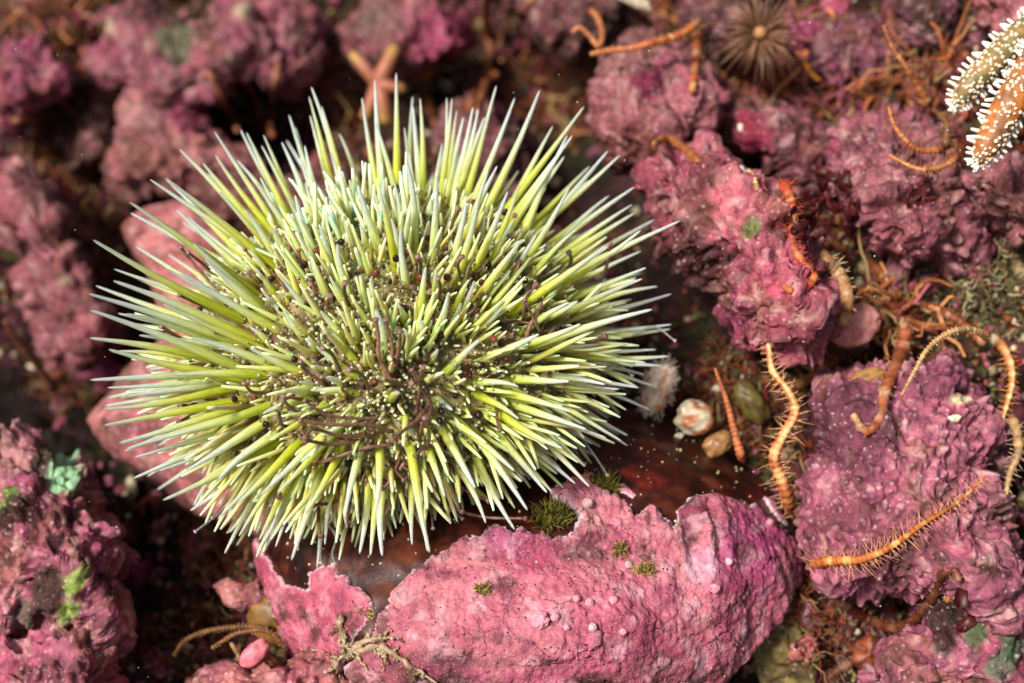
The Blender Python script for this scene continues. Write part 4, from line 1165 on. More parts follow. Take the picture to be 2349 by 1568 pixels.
for _ in range(48):                       # short ones standing between the spines
    a = rg.uniform(0, 6.283); q_ = rg.uniform(0.1, 1) ** 0.5
    x, y = 892 + 400 * q_ * math.cos(a), 800 + 300 * q_ * math.sin(a)
    qh = uhit(x, y); B = uworld(qh); n = unormal(qh); d = n + rg.normal(0, 0.4, 3); L = rg.uniform(0.2, 0.5)
    pts = [B]
    for _k in range(4):
        d = d + rg.normal(0, 0.45, 3); d /= np.linalg.norm(d); pts.append(pts[-1] + d * L / 4)
    tube_foot(np.array(pts), rg.uniform(0.015, 0.02), lin(112, 76, 62) * rg.uniform(0.6, 1.1), M_FOOT, lin(120, 88, 80))
CLEAR = [([(740, 1190), (770, 1230), (762, 1270), (768, 1293)], 0.3), ([(720, 1190), (735, 1240), (735, 1280), (742, 1300)], 0.3), ([(1330, 1000), (1360, 1040), (1393, 1090)], 0.3), ([(1300, 1000), (1330, 1050), (1340, 1065)], 0.3), ([(560, 1130), (500, 1180), (448, 1220)], 0.2), ([(560, 1110), (520, 1150), (487, 1188)], 0.2),
         ([(985, 1130), (990, 1180), (993, 1212)], 0.3), ([(920, 1140), (1030, 1170), (1060, 1190)], 0.3), ([(1010, 1120), (1025, 1160), (1030, 1190)], 0.3), ([(800, 1150), (790, 1200), (780, 1215)], 0.3), ([(640, 1090), (630, 1130), (622, 1160)], 0.2), ([(1450, 770), (1500, 750), (1548, 782)], 0.2), ([(690, 1120), (690, 1160), (705, 1190)], 0.3), ([(1380, 860), (1420, 840), (1450, 862)], 0.2), ([(1340, 700), (1380, 660), (1395, 600)], 0.2)]
for f, l1 in CLEAR:
    foot_px(f, 0.014, 0.05, l1, lin(150, 145, 135), M_CLEAR, lin(215, 200, 190))

bpy.context.view_layer.update()
DG = bpy.context.evaluated_depsgraph_get()


# ------------------------------------------------------------------ surface lookups over everything solid so far
def scast(px, py):
    d = Vector(FW + (px - 1174.5) * K * RT + (784 - py) * K * UP).normalized()
    ok, loc, nor, idx, ob, _ = scene.ray_cast(DG, Vector(CAM), d)
    if not ok: return None
    return np.array(loc), np.array(nor), ob.name


def surf_depth(px, py, skip_urchin=True):
    h_ = scast(px, py)
    if h_ is None: return float(gdepth([px], [py])[0])
    return float((h_[0] - CAM) @ FW)


# ------------------------------------------------------------------ brittle stars
def arm_mesh(root, pts, r_tip, r_base, c1, c2, period, spine_px, sp_col, lift=0.0, dtip=0.0, depth=None, seed=0, stripe=None, ragged=0.25, dens=1.0):
    """one tapering segmented arm running tip -> base over the photo points; spines fringe both sides"""
    rg = np.random.default_rng(seed)
    pts = np.array(pts, float)
    Lpx = np.linalg.norm(np.diff(pts[:, :2], axis=0), axis=1).sum()
    rm = 0.5 * (r_tip + r_base)
    nseg = int(min(70, max(10, Lpx / (rm * 1.25))))
    n = nseg * 4 + 1
    pp = spline(pts[:, :2], n)
    if depth is None:
        k = np.linspace(0, n - 1, 14).astype(int)
        d = np.array([surf_depth(pp[i, 0], pp[i, 1]) for i in k])
        d = np.minimum(d, np.minimum(np.roll(d, 1), np.roll(d, -1)) + 0.25)
        d[0] = min(d[0], d[1]); 
        d = np.convolve(np.concatenate([[d[0]] * 2, d, [d[-1]] * 2]), [0.15, 0.2, 0.3, 0.2, 0.15], 'valid')
        dep = np.interp(np.arange(n), k, d)
    else:
        dep = np.interp(np.linspace(0, 1, n), np.linspace(0, 1, len(depth)), depth)
    t = np.linspace(0, 1, n)
    lum_ = c1 @ np.array([0.3, 0.55, 0.15]); c1 = c1 * 0.62 + BROWN * 0.22 + lum_ * np.array([0.16, 0.12, 0.07]); c2 = c2 * 0.8 + BROWN * 0.12
    rp = 0.8 * (r_tip + (r_base - r_tip) * t ** 0.8) * (1 + 0.07 * np.array([vnoise(np.array([[x_, 0.0, 0.0]]), 14, seed + 2)[0] for x_ in t])) * (1 - 0.8 * sst(0.93, 1.0, t))
    rw = rp * K * dep
    dep = dep - rw * 0.7 - lift - dtip * (1 - t) ** 2 + 0.3 * sst(0.88, 1.0, t)
    path = P(pp[:, 0], pp[:, 1], dep)
    ph = (np.arange(n) % 4)
    prof = np.array([0.86, 1.06, 1.1, 1.02])[ph]
    V, F, a = tube(path, rw * prof, 10)
    seg = np.repeat(np.arange(n) // 4, 10)
    seg = np.concatenate([seg, [0, nseg]])
    tt = a
    band = 0.42 + 0.4 * np.sin(tt * Lpx / period * 2 * math.pi + 2.2 * vnoise(np.stack([tt * 9, tt * 0, tt * 0], 1), 1, seed)) + 0.35 * vnoise(V, 6, seed + 7)
    sv = np.array([rg.uniform(0.8, 1.2) for _ in range(nseg + 2)])
    col = mixc(np.tile(c1, (len(V), 1)), c2, sst(0.4, 0.95, band) * 0.8) * sv[np.clip(seg, 0, nseg + 1)][:, None]
    nz = vnoise(V, 9, seed + 3)
    col = mixc(col, c1 * 0.5, sst(0.3, 0.7, nz) * 0.5)
    if stripe is not None:
        cen = np.concatenate([np.repeat(path, 10, 0), path[:1], path[-1:]])
        rwv = np.concatenate([np.repeat(rw * prof, 10), [rw[0], rw[-1]]])
        f = ((V - cen) @ -FW) / np.maximum(rwv, 1e-6)
        col = mixc(col, stripe, sst(0.75, 0.98, f) * (0.55 + 0.45 * band))
    arm = body('arm', V, F, M_ARM, root, col=col)
    if spine_px > 0:
        A = Acc()
        tg = np.gradient(path, axis=0); tg /= np.linalg.norm(tg, axis=1)[:, None]
        for s_ in range(nseg):
            i = s_ * 4 + 2
            if i >= n: break
            side = np.cross(tg[i], -FW); side /= max(np.linalg.norm(side), 1e-6)
            upv = np.cross(side, tg[i])
            for sg in (-1, 1):
                for e in ((-0.25, 0.15, 0.5) if dens >= 1 else (0.1,)):
                    if rg.uniform() < 0.18: continue
                    L = spine_px * K * dep[i] * (0.45 + 0.55 * t[i] ** 0.5) * rg.uniform(0.35, 1.15)
                    dv = sg * side * math.cos(e) + upv * math.sin(e) - tg[i] * rg.uniform(0.0, 0.5) + rg.normal(0, ragged, 3)
                    dv /= np.linalg.norm(dv)
                    b0 = path[i] + (sg * side * math.cos(e) + upv * math.sin(e)) * rw[i] * 0.85
                    r = min(max(1.1 * K * dep[i], rw[i] * 0.09), 2.0 * K * dep[i])
                    bend = rg.normal(0, 0.24, 3) * L
                    Vs, Fs, _a = tube(np.array([b0, b0 + dv * L * 0.55 + bend * 0.5, b0 + dv * L + bend]), [r, r * 0.75, r * 0.25], 5, False)
                    A.add(Vs, Fs, sp_col * rg.uniform(0.7, 1.25))
        V, F, Cc, _ = A.get()
        f_ = body('arm_spines', V, F, M_ARM, arm, col=Cc); f_['kind'] = 'stuff'
    return arm


def brittle(label, arms, disc=None, group='brittle stars among the rocks'):
    p0 = arms[0]['pts'][-1]
    dz = surf_depth(p0[0], p0[1]) if arms[0].get('depth') is None else arms[0]['depth'][-1]
    root = root_at('brittle_star', P(np.array([p0[0]]), np.array([p0[1]]), np.array([dz]))[0], label, 'brittle star', group)
    for a in arms:
        arm_mesh(root, **a)
    if disc:
        x, y, r, c, dd = disc
        d = (surf_depth(x, y) - 0.1) if dd is None else dd
        V, F = ICO[4]
        W = V * np.array([1, 1, 0.45]) * (1 + 0.12 * np.cos(5 * np.arctan2(V[:, 1], V[:, 0]))[:, None] + 0.08 * vnoise(V, 4, 5)[:, None])
        R = np.stack([RT, UP, -FW])
        W = W @ R * (r * K * d) + P(np.array([x]), np.array([y]), np.array([d]))[0]
        th = np.arctan2(V[:, 1], V[:, 0])
        cc = mixc(np.tile(c, (len(V), 1)), c * 0.3, sst(0.2, 0.8, np.cos(5 * th)) )
        body('disc', W, F, M_ARM, root, col=cc)
    return root


OR1 = lin(214, 104, 34); OR2 = lin(246, 190, 120); WHT = lin(252, 232, 200); BR1 = lin(140, 72, 34); RD = lin(190, 62, 22); TAN = lin(196, 134, 78); BEIGE = lin(206, 170, 120); DKO = lin(120, 52, 22)
brittle('bright orange spiny arm rising in an S curve from the right end of the shell', [dict(pts=[(1690, 655), (1722, 715), (1758, 775), (1772, 850), (1806, 895), (1824, 945), (1796, 1000), (1776, 1050), (1796, 1110), (1818, 1190)], r_tip=3, r_base=19, c1=OR1, c2=OR2, period=52, spine_px=32, sp_col=lin(206, 150, 110), depth=[16.2, 15.9, 15.6, 15.5, 15.5, 15.6, 15.7, 15.9, 16.1], seed=1, stripe=lin(246, 200, 140))])
brittle('smooth thin orange arm standing in the gap left of the bright orange brittle star', [dict(pts=[(1640, 845), (1668, 925), (1688, 1005), (1706, 1065)], r_tip=4, r_base=13, c1=lin(200, 100, 46), c2=lin(214, 140, 84), period=60, spine_px=0, sp_col=OR1, lift=0.25, seed=2, depth=[16.2, 16.2, 16.2])])
brittle('pale yellow thin arm arching over the purplish rock on the right', [dict(pts=[(2068, 908), (2095, 858), (2125, 805), (2165, 770), (2205, 757), (2240, 760), (2275, 790)], r_tip=4, r_base=9, c1=lin(210, 160, 96), c2=lin(226, 190, 130), period=14, spine_px=5, sp_col=BEIGE, depth=[15.2, 15.1, 15.3, 15.8], seed=3, ragged=0.1)])
brittle('orange brown arm hanging down the dark gap at the right edge', [dict(pts=[(2298, 968), (2312, 920), (2322, 870), (2312, 820), (2290, 780)], r_tip=5, r_base=15, c1=lin(200, 116, 44), c2=lin(222, 180, 110), period=26, spine_px=22, sp_col=lin(190, 120, 60), depth=[15.9, 15.9, 16.1], seed=4, stripe=lin(240, 200, 140))])
brittle('pale grey brown arm curling along the right border beside the purplish rock', [dict(pts=[(2308, 1145), (2316, 1090), (2336, 1040), (2332, 990), (2318, 950)], r_tip=5, r_base=16, c1=lin(190, 150, 96), c2=lin(120, 60, 36), period=34, spine_px=22, sp_col=lin(180, 150, 120), depth=[15.5, 15.6, 15.9], seed=5)])
brittle('long orange arm with a hairy lower fringe lying across the purplish rock', [dict(pts=[(2262, 1092), (2200, 1150), (2120, 1200), (2050, 1250), (1980, 1282), (1900, 1288), (1850, 1300)], r_tip=2, r_base=15, c1=lin(206, 104, 20), c2=lin(238, 190, 110), period=44, spine_px=44, sp_col=lin(200, 136, 104), lift=0.15, seed=6)])
brittle('rust red spiny arm curled over the knobbly rock right of the urchin', [dict(pts=[(1795, 655), (1815, 668), (1850, 662), (1868, 632), (1840, 600), (1818, 560), (1822, 510), (1812, 455), (1790, 410)], r_tip=8, r_base=17, c1=RD, c2=lin(226, 150, 90), period=70, spine_px=26, sp_col=lin(196, 80, 34), seed=7, lift=0.03)])
brittle('beige banded arm wedged beside the rust red curled arm', [dict(pts=[(1930, 750), (1945, 690), (1925, 630), (1895, 600), (1880, 580)], r_tip=16, r_base=22, c1=lin(176, 120, 74), c2=lin(216, 180, 130), period=60, spine_px=24, sp_col=BEIGE, seed=8)])
brittle('blurred brown arm with comb like spines below the beige banded arm', [dict(pts=[(1810, 895), (1860, 865), (1920, 820), (1985, 780)], r_tip=12, r_base=22, c1=lin(150, 84, 48), c2=lin(200, 150, 100), period=70, spine_px=36, sp_col=lin(186, 140, 92), seed=9)])
brittle('red brown banded arm with a forked pale tip on top of the purplish rock', [dict(pts=[(1955, 950), (1985, 990), (2020, 960), (2030, 900), (2055, 840), (2075, 780), (2070, 730)], r_tip=10, r_base=22, c1=lin(170, 82, 44), c2=lin(210, 170, 124), period=66, spine_px=14, sp_col=lin(180, 130, 90), seed=10, lift=0.05)])
brittle('thin ochre arm with hair along one side beneath the starfish, uppermost of three', [dict(pts=[(2026, 58), (2045, 105), (2075, 150), (2105, 200), (2140, 250)], r_tip=4, r_base=11, c1=lin(170, 84, 40), c2=lin(206, 150, 90), period=16, spine_px=28, sp_col=lin(150, 90, 60), depth=[17.3, 17.3, 17.6], seed=11)])
brittle('thin orange arms fanning out under the starfish tip', [dict(pts=[(2038, 245), (2050, 285), (2075, 320), (2110, 345), (2170, 345)], r_tip=4, r_base=10, c1=lin(210, 110, 50), c2=lin(230, 170, 110), period=14, spine_px=34, sp_col=lin(140, 84, 60), depth=[16.2, 16.2, 16.5], seed=12),
        dict(pts=[(2040, 356), (2080, 378), (2120, 390), (2165, 382), (2200, 360)], r_tip=3, r_base=9, c1=lin(214, 130, 70), c2=lin(232, 180, 120), period=14, spine_px=16, sp_col=lin(170, 104, 70), depth=[16.2, 16.1, 16.5], seed=13),
        dict(pts=[(2165, 260), (2172, 300), (2168, 340)], r_tip=9, r_base=12, c1=lin(120, 74, 44), c2=lin(150, 100, 60), period=16, spine_px=20, sp_col=lin(140, 100, 70), depth=[16.9, 16.7, 16.6], seed=14)], disc=(2190, 345, 26, lin(120, 60, 34), 16.7))
brittle('orange and cream banded arm with a hooked tip crossing above the squarish rock', [dict(pts=[(1355, 125), (1385, 118), (1450, 110), (1510, 96), (1560, 80), (1610, 50)], r_tip=6, r_base=13, c1=lin(196, 92, 34), c2=lin(222, 170, 110), period=30, spine_px=10, sp_col=lin(190, 130, 80), depth=[18.3, 18.0, 18.4], seed=15), dict(pts=[(1312, 75), (1330, 64), (1352, 82), (1372, 105), (1382, 80), (1370, 40), (1350, 20)], r_tip=6, r_base=9, c1=lin(206, 120, 66), c2=lin(216, 140, 84), period=40, spine_px=0, sp_col=TAN, depth=[19.2, 19.2, 20.5], seed=16)])
brittle('blurred thick brown arm hanging from the top edge right of the orange starfish', [dict(pts=[(1095, 260), (1112, 200), (1125, 120), (1115, 40), (1120, -30)], r_tip=10, r_base=15, c1=lin(150, 80, 44), c2=lin(180, 110, 70), period=60, spine_px=6, sp_col=TAN, seed=17)])
brittle('blurred tawny arm looping near the top edge in the middle', [dict(pts=[(1145, 110), (1160, 60), (1200, 20), (1235, -20)], r_tip=6, r_base=9, c1=lin(176, 104, 66), c2=lin(190, 120, 80), period=60, spine_px=0, sp_col=TAN, seed=18), dict(pts=[(1150, 140), (1175, 120), (1190, 80), (1195, 30)], r_tip=6, r_base=9, c1=lin(160, 80, 50), c2=lin(190, 120, 80), period=60, spine_px=0, sp_col=TAN, seed=19)])
brittle('blurred tan arms propped over a hollow in the upper left rock', [dict(pts=[(545, 300), (520, 250), (497, 195), (470, 160)], r_tip=7, r_base=10, c1=lin(186, 116, 76), c2=lin(200, 130, 96), period=50, spine_px=0, sp_col=TAN, lift=0.35, seed=20), dict(pts=[(625, 310), (600, 265), (575, 205), (556, 170)], r_tip=8, r_base=10, c1=lin(176, 86, 52), c2=lin(190, 110, 70), period=50, spine_px=0, sp_col=TAN, lift=0.35, seed=21), dict(pts=[(620, 290), (625, 240), (632, 180), (640, 140)], r_tip=6, r_base=8, c1=lin(176, 110, 76), c2=lin(190, 120, 90), period=50, spine_px=0, sp_col=TAN, lift=0.2, seed=22)])
brittle('dim brown arm sloping across the black hollow at the left', [dict(pts=[(12, 735), (45, 790), (90, 845), (130, 900)], r_tip=9, r_base=13, c1=lin(96, 54, 34), c2=lin(110, 66, 44), period=80, spine_px=0, sp_col=TAN, depth=[20.5, 21, 21.5], seed=23)])
brittle('blurred ochre arm bent at a right angle under the left corner rock', [dict(pts=[(68, 365), (80, 320), (84, 285), (60, 275), (25, 280)], r_tip=8, r_base=10, c1=lin(130, 78, 40), c2=lin(150, 90, 50), period=60, spine_px=0, sp_col=TAN, lift=0.3, seed=24)])
brittle('tangled yellow brown arms arching at the bottom left of the shell', [dict(pts=[(398, 1505), (425, 1470), (470, 1450), (530, 1440), (590, 1438), (640, 1450)], r_tip=5, r_base=9, c1=lin(112, 70, 30), c2=lin(130, 88, 44), period=40, spine_px=4, sp_col=TAN, depth=[16.6, 16.3, 16.4], seed=25), dict(pts=[(486, 1488), (510, 1472), (550, 1452), (610, 1448), (650, 1480), (665, 1520)], r_tip=5, r_base=9, c1=lin(124, 76, 32), c2=lin(140, 96, 50), period=40, spine_px=4, sp_col=TAN, depth=[16.0, 15.9, 16.0], seed=26), dict(pts=[(560, 1535), (545, 1500), (530, 1475)], r_tip=5, r_base=7, c1=lin(176, 134, 96), c2=lin(190, 150, 100), period=40, spine_px=0, sp_col=TAN, depth=[15.9, 15.8], seed=27)])
brittle('dark banded brittle star coiled in the hollow at the lower right', [dict(pts=[(2200, 1335), (2190, 1310), (2160, 1320), (2140, 1370), (2100, 1420), (2050, 1440), (1990, 1420), (1935, 1385), (1900, 1370)], r_tip=10, r_base=18, c1=lin(110, 44, 22), c2=lin(160, 110, 80), period=66, spine_px=20, sp_col=lin(150, 104, 80), seed=28, lift=0.05), dict(pts=[(1895, 1440), (1930, 1465), (1960, 1490)], r_tip=12, r_base=16, c1=lin(120, 60, 40), c2=lin(170, 120, 100), period=50, spine_px=22, sp_col=lin(170, 130, 110), seed=29), dict(pts=[(1880, 1570), (1920, 1540), (1960, 1515)], r_tip=12, r_base=16, c1=lin(120, 60, 40), c2=lin(170, 120, 100), period=50, spine_px=22, sp_col=lin(170, 130, 110), seed=30)], disc=(1992, 1500, 40, lin(140, 66, 34), None))
brittle('short hairy orange arm with pale bristles near the lower right holes', [dict(pts=[(2200, 1315), (2185, 1350), (2165, 1390), (2140, 1420)], r_tip=4, r_base=12, c1=lin(196, 104, 40), c2=lin(214, 150, 90), period=40, spine_px=34, sp_col=lin(206, 170, 140), depth=[15.2, 15.2, 15.4], seed=31)])
brittle('knotted bright orange arm dangling near the top right anemone', [dict(pts=[(1880, 185), (1855, 160), (1848, 120), (1846, 85), (1868, 55), (1885, 30), (1895, 0)], r_tip=6, r_base=14, c1=lin(214, 116, 14), c2=lin(236, 156, 50), period=30, spine_px=6, sp_col=lin(220, 140, 50), seed=32, lift=0.1)])
brittle('stout orange and brown banded arms leaning on the right of the squarish rock', [dict(pts=[(1588, 215), (1595, 160), (1600, 110), (1608, 60)], r_tip=9, r_base=13, c1=lin(190, 84, 30), c2=lin(206, 160, 104), period=34, spine_px=10, sp_col=TAN, seed=33, lift=0.1), dict(pts=[(1500, 330), (1535, 320), (1580, 350), (1610, 380)], r_tip=9, r_base=13, c1=lin(170, 84, 30), c2=lin(190, 120, 60), period=44, spine_px=8, sp_col=TAN, seed=34, lift=0.1)])
brittle('pale hooked arm tip showing above the knobbly rock', [dict(pts=[(1716, 390), (1728, 405), (1736, 430), (1742, 460)], r_tip=5, r_base=8, c1=lin(222, 180, 110), c2=lin(232, 200, 140), period=14, spine_px=4, sp_col=BEIGE, depth=[15.9, 15.8, 15.9], seed=35)])
brittle('two slim orange arm tips in the cleft between the shell and the purplish rock', [dict(pts=[(1888, 1080), (1866, 1110), (1855, 1150), (1850, 1180)], r_tip=3, r_base=7, c1=lin(200, 106, 40), c2=lin(220, 150, 80), period=20, spine_px=6, sp_col=TAN, depth=[16.0, 15.9, 16.1], seed=36), dict(pts=[(1852, 1170), (1862, 1200), (1856, 1230), (1845, 1255)], r_tip=3, r_base=7, c1=lin(206, 116, 50), c2=lin(220, 150, 80), period=20, spine_px=4, sp_col=TAN, depth=[15.9, 15.8, 16.0], seed=37)])
brittle('orange red banded arm lying in the cleft under the dusky rock', [dict(pts=[(2110, 760), (2085, 720), (2050, 670), (2020, 630), (1990, 600)], r_tip=14, r_base=17, c1=lin(190, 80, 34), c2=lin(220, 170, 110), period=46, spine_px=14, sp_col=TAN, seed=38), dict(pts=[(2260, 790), (2215, 750), (2170, 720), (2120, 715)], r_tip=11, r_base=16, c1=lin(150, 70, 36), c2=lin(206, 150, 100), period=50, spine_px=14, sp_col=TAN, seed=39)])
brittle('blurred rusty arms tangled behind the top spines of the urchin', [dict(pts=[(1000, 290), (985, 240), (975, 200), (985, 160)], r_tip=10, r_base=13, c1=lin(140, 70, 36), c2=lin(170, 100, 60), period=50, spine_px=0, sp_col=TAN, seed=40), dict(pts=[(1075, 260), (1090, 215), (1110, 190), (1140, 170)], r_tip=10, r_base=14, c1=lin(150, 74, 40), c2=lin(190, 120, 70), period=50, spine_px=0, sp_col=TAN, seed=41)])

# ------------------------------------------------------------------ white spined starfish, entering at the upper right
def starfish():
    cx, cy, cd = 2500, -10, 16.3
    C0 = P(np.array([cx]), np.array([cy]), np.array([cd]))[0]
    root = root_at('starfish', C0 - UP * 0.2 + FW * 0.4, 'orange brown starfish with rows of white spines reaching in from the right edge', 'starfish')
    kv, kf = ICO[2]
    kn, kf, _ = tube(np.array([[0, 0, -0.3], [0, 0, 0.3], [0, 0, 1.0], [0, 0, 1.5], [0, 0, 1.65]]), [0.95, 0.9, 0.72, 0.5, 0.2], 8)
    cone, cf, _ = tube(np.array([[0, 0, -0.2], [0, 0, 0.5], [0, 0, 1.6], [0, 0, 2.3], [0, 0, 2.5]]), [0.75, 0.7, 0.62, 0.5, 0.25], 7)
    kmesh = mk_mesh('spine', kn, kf, M_SHELL, col=mixc(np.tile(lin(196, 140, 86), (len(kn), 1)), lin(214, 204, 180), sst(0.1, 0.8, kn[:, 2])))
    cmesh = mk_mesh('spine', cone, cf, M_SHELL, col=np.tile(lin(232, 228, 212), (len(cone), 1)))
    arms = [([(2190, 246), (2225, 195), (2275, 145), (2335, 90), (2420, 35), (2500, -10)], 24, 46, [15.8, 15.7, 15.8, 16.1]),
            ([(2238, 380), (2268, 325), (2305, 258), (2350, 190), (2420, 90), (2500, -10)], 28, 58, [15.2, 15.1, 15.3, 16.1]),
            ([(2760, 260), (2680, 180), (2600, 80), (2500, -10)], 26, 56, [16.4, 16.1, 16.1]), ([(2700, -260), (2620, -170), (2560, -80), (2500, -10)], 26, 56, [17.6, 17, 16.4]), ([(2330, -250), (2390, -180), (2440, -90), (2500, -10)], 26, 56, [17.9, 17.2, 16.4])]
    rg = np.random.default_rng(44)
    for ai, (pts, r0, r1, dp) in enumerate(arms):
        n = 60
        pp = spline(pts, n); t = np.linspace(0, 1, n)
        dep = np.interp(t, np.linspace(0, 1, len(dp)), dp)
        rr = (r0 + (r1 - r0) * t) * np.clip(np.sqrt(t * 9 + 0.05), 0, 1) * K * dep
        path = P(pp[:, 0], pp[:, 1], dep)
        V, F, a = tube(path, rr, 16)
        n_ = vnoise(V, 6, 3)
        col = mixc(np.tile(lin(176, 104, 44), (len(V), 1)), lin(130, 90, 60), sst(-0.2, 0.5, n_)) if ai else mixc(np.tile(lin(110, 104, 66), (len(V), 1)), lin(150, 110, 60), sst(-0.2, 0.5, n_))
        arm = body('arm', V, F, M_STAR, root, col=col)
        if ai > 1: continue
        al = wloc(arm)
        tg = np.gradient(path, axis=0); tg /= np.linalg.norm(tg, axis=1)[:, None]
        s = 0.0; lens = np.concatenate([[0], np.cumsum(np.linalg.norm(np.diff(path, axis=0), axis=1))])
        row = 0; cnt = 0
        while s < lens[-1] * 0.62:
            i = np.interp(s, lens, np.arange(n)); i0 = int(i)
            c = path[i0] + (path[min(i0 + 1, n - 1)] - path[i0]) * (i - i0); r = np.interp(i, np.arange(n), rr)
            side = np.cross(tg[i0], -FW); side /= np.linalg.norm(side); upv = np.cross(side, tg[i0])
            angs = [-92, -75, -58, -41, -24, -7, 10, 27, 44, 61, 78, 92]
            for an in angs:
                an_ = math.radians(an + (12 if row % 2 else 0) * (abs(an) < 80) + rg.uniform(-10, 10))
                dv = side * math.sin(an_) + upv * math.cos(an_)
                edge = abs(an) > 80
                p_ = c + dv * r * 0.94 + tg[i0] * rg.uniform(-0.035, 0.035) * (0.3 if edge else 1)
                if not edge and rg.uniform() < 0.12: continue
                o = link('spine', cmesh if edge else kmesh, arm)
                dd = dv - tg[i0] * (0.25 if edge else 0.1) + rg.normal(0, 0.22, 3)
                sc_ = (0.032 if edge else rg.uniform(0.016, 0.028)) * (0.85 if s < 0.15 else 1)
                o.matrix_local = Matrix.Translation(Vector(p_ - al)) @ Vector(dd).to_track_quat('Z', 'Y').to_matrix().to_4x4() @ Matrix.Diagonal((sc_ * (1 if edge else 1.12), sc_ * (1 if edge else 1.12), sc_ * (1.25 if edge else 0.72), 1))
                cnt += 1
            s += 0.07 if s > 0.1 else 0.045; row += 1
        # end tuft
        for _ in range(16):
            dv = -tg[0] + rg.normal(0, 0.6, 3); dv /= np.linalg.norm(dv)
            o = link('spine', cmesh, arm); sc_ = rg.uniform(0.022, 0.03)
            o.matrix_local = Matrix.Translation(Vector(path[1] + dv * rr[1] * 0.8 - al)) @ Vector(dv).to_track_quat('Z', 'Y').to_matrix().to_4x4() @ Matrix.Diagonal((sc_, sc_, sc_ * 0.9, 1))
    V, F = ICO[4]
    W = V @ np.stack([RT, UP, -FW]) * np.array([1.1, 1.1, 0.8]) * 0.42 + C0
    body('disc', W, F, M_STAR, root, col=np.tile(lin(176, 110, 50), (len(V), 1)))


starfish()


# ------------------------------------------------------------------ small smooth orange starfish behind the urchin
def small_star():
    c = (868, 192); d = 22.6
    C0 = P(np.array([c[0]]), np.array([c[1]]), np.array([d]))[0]
    root = root_at('starfish', C0 + FW * 0.2, 'small smooth orange starfish with yellow arm tips, blurred behind the top spines', 'starfish')
    for tip, r0, r1 in [((908, 106), 14, 21), ((928, 206), 11, 17), ((886, 285), 14, 20), ((806, 122), 12, 17), ((835, 275), 11, 17)]:
        p = np.array([tip, (np.array(tip) + c) / 2, c], float)
        pp = spline(p, 16); t = np.linspace(0, 1, 16)
        dep = np.full(16, d) - 0.1 * np.sin(t * 3)
        rr = (r0 + (r1 - r0) * t) * np.clip(np.sqrt(t * 12 + 0.1), 0, 1) * K * d
        V, F, a = tube(P(pp[:, 0], pp[:, 1], dep), rr, 12)
        yel = lin(176, 136, 76) if tip[0] != 800 else lin(214, 200, 150)
        col = mixc(np.tile(yel, (len(V), 1)), lin(160, 96, 72), sst(0.1, 0.55, a))
        body('arm', V, F, M_SOFT, root, col=col)
    V, F = ICO[3]
    body('disc', V @ np.stack([RT, UP, -FW]) * 0.15 + C0, F, M_SOFT, root, col=np.tile(lin(150, 92, 70), (len(V), 1)))


small_star()


# ------------------------------------------------------------------ brown anemone
def anemone():
    x, y, d = 1742, 78, 18.6
    C0 = P(np.array([x]), np.array([y]), np.array([d]))[0]
    root = root_at('sea_anemone', C0 + FW * 0.9, 'brownish sea anemone with radiating see through tentacles near the top edge', 'sea anemone')
    V, F, a = tube(np.array([C0 + FW * 1.6, C0 + FW * 0.8, C0 + FW * 0.1, C0]), [0.3, 0.26, 0.32, 0.2], 16)
    body('column', V, F, M_SOFT, root, col=np.tile(lin(110, 74, 54), (len(V), 1)))
    rg = np.random.default_rng(3)
    for k in range(44):
        a = k / 44 * 6.283 + rg.uniform(-0.06, 0.06); L = rg.uniform(60, 112) * K * d; ri = rg.uniform(12, 24) * K * d
        dv = math.cos(a) * RT + math.sin(a) * UP
        p0 = C0 + dv * ri; p1 = C0 + dv * (ri + L * 0.5) - FW * rg.uniform(0.1, 0.25); p2 = C0 + dv * (ri + L) + FW * rg.uniform(-0.15, 0.2)
        V, F, _a = tube(spline([p0, p1, p2], 9), np.linspace(0.03, 0.008, 9), 6)
        body('tentacle', V, F, M_CLEAR if k % 3 else M_SOFT, root, col=np.tile(lin(132, 94, 70) * rg.uniform(0.6, 1.1), (len(V), 1)))
    V, F = ICO[3]
    body('mouth', V @ np.stack([RT, UP, -FW]) * np.array([1, 1, 1]) * 0.09 + C0 - FW * 0.06, F, M_SOFT, root, col=np.tile(lin(160, 118, 76), (len(V), 1)))


anemone()

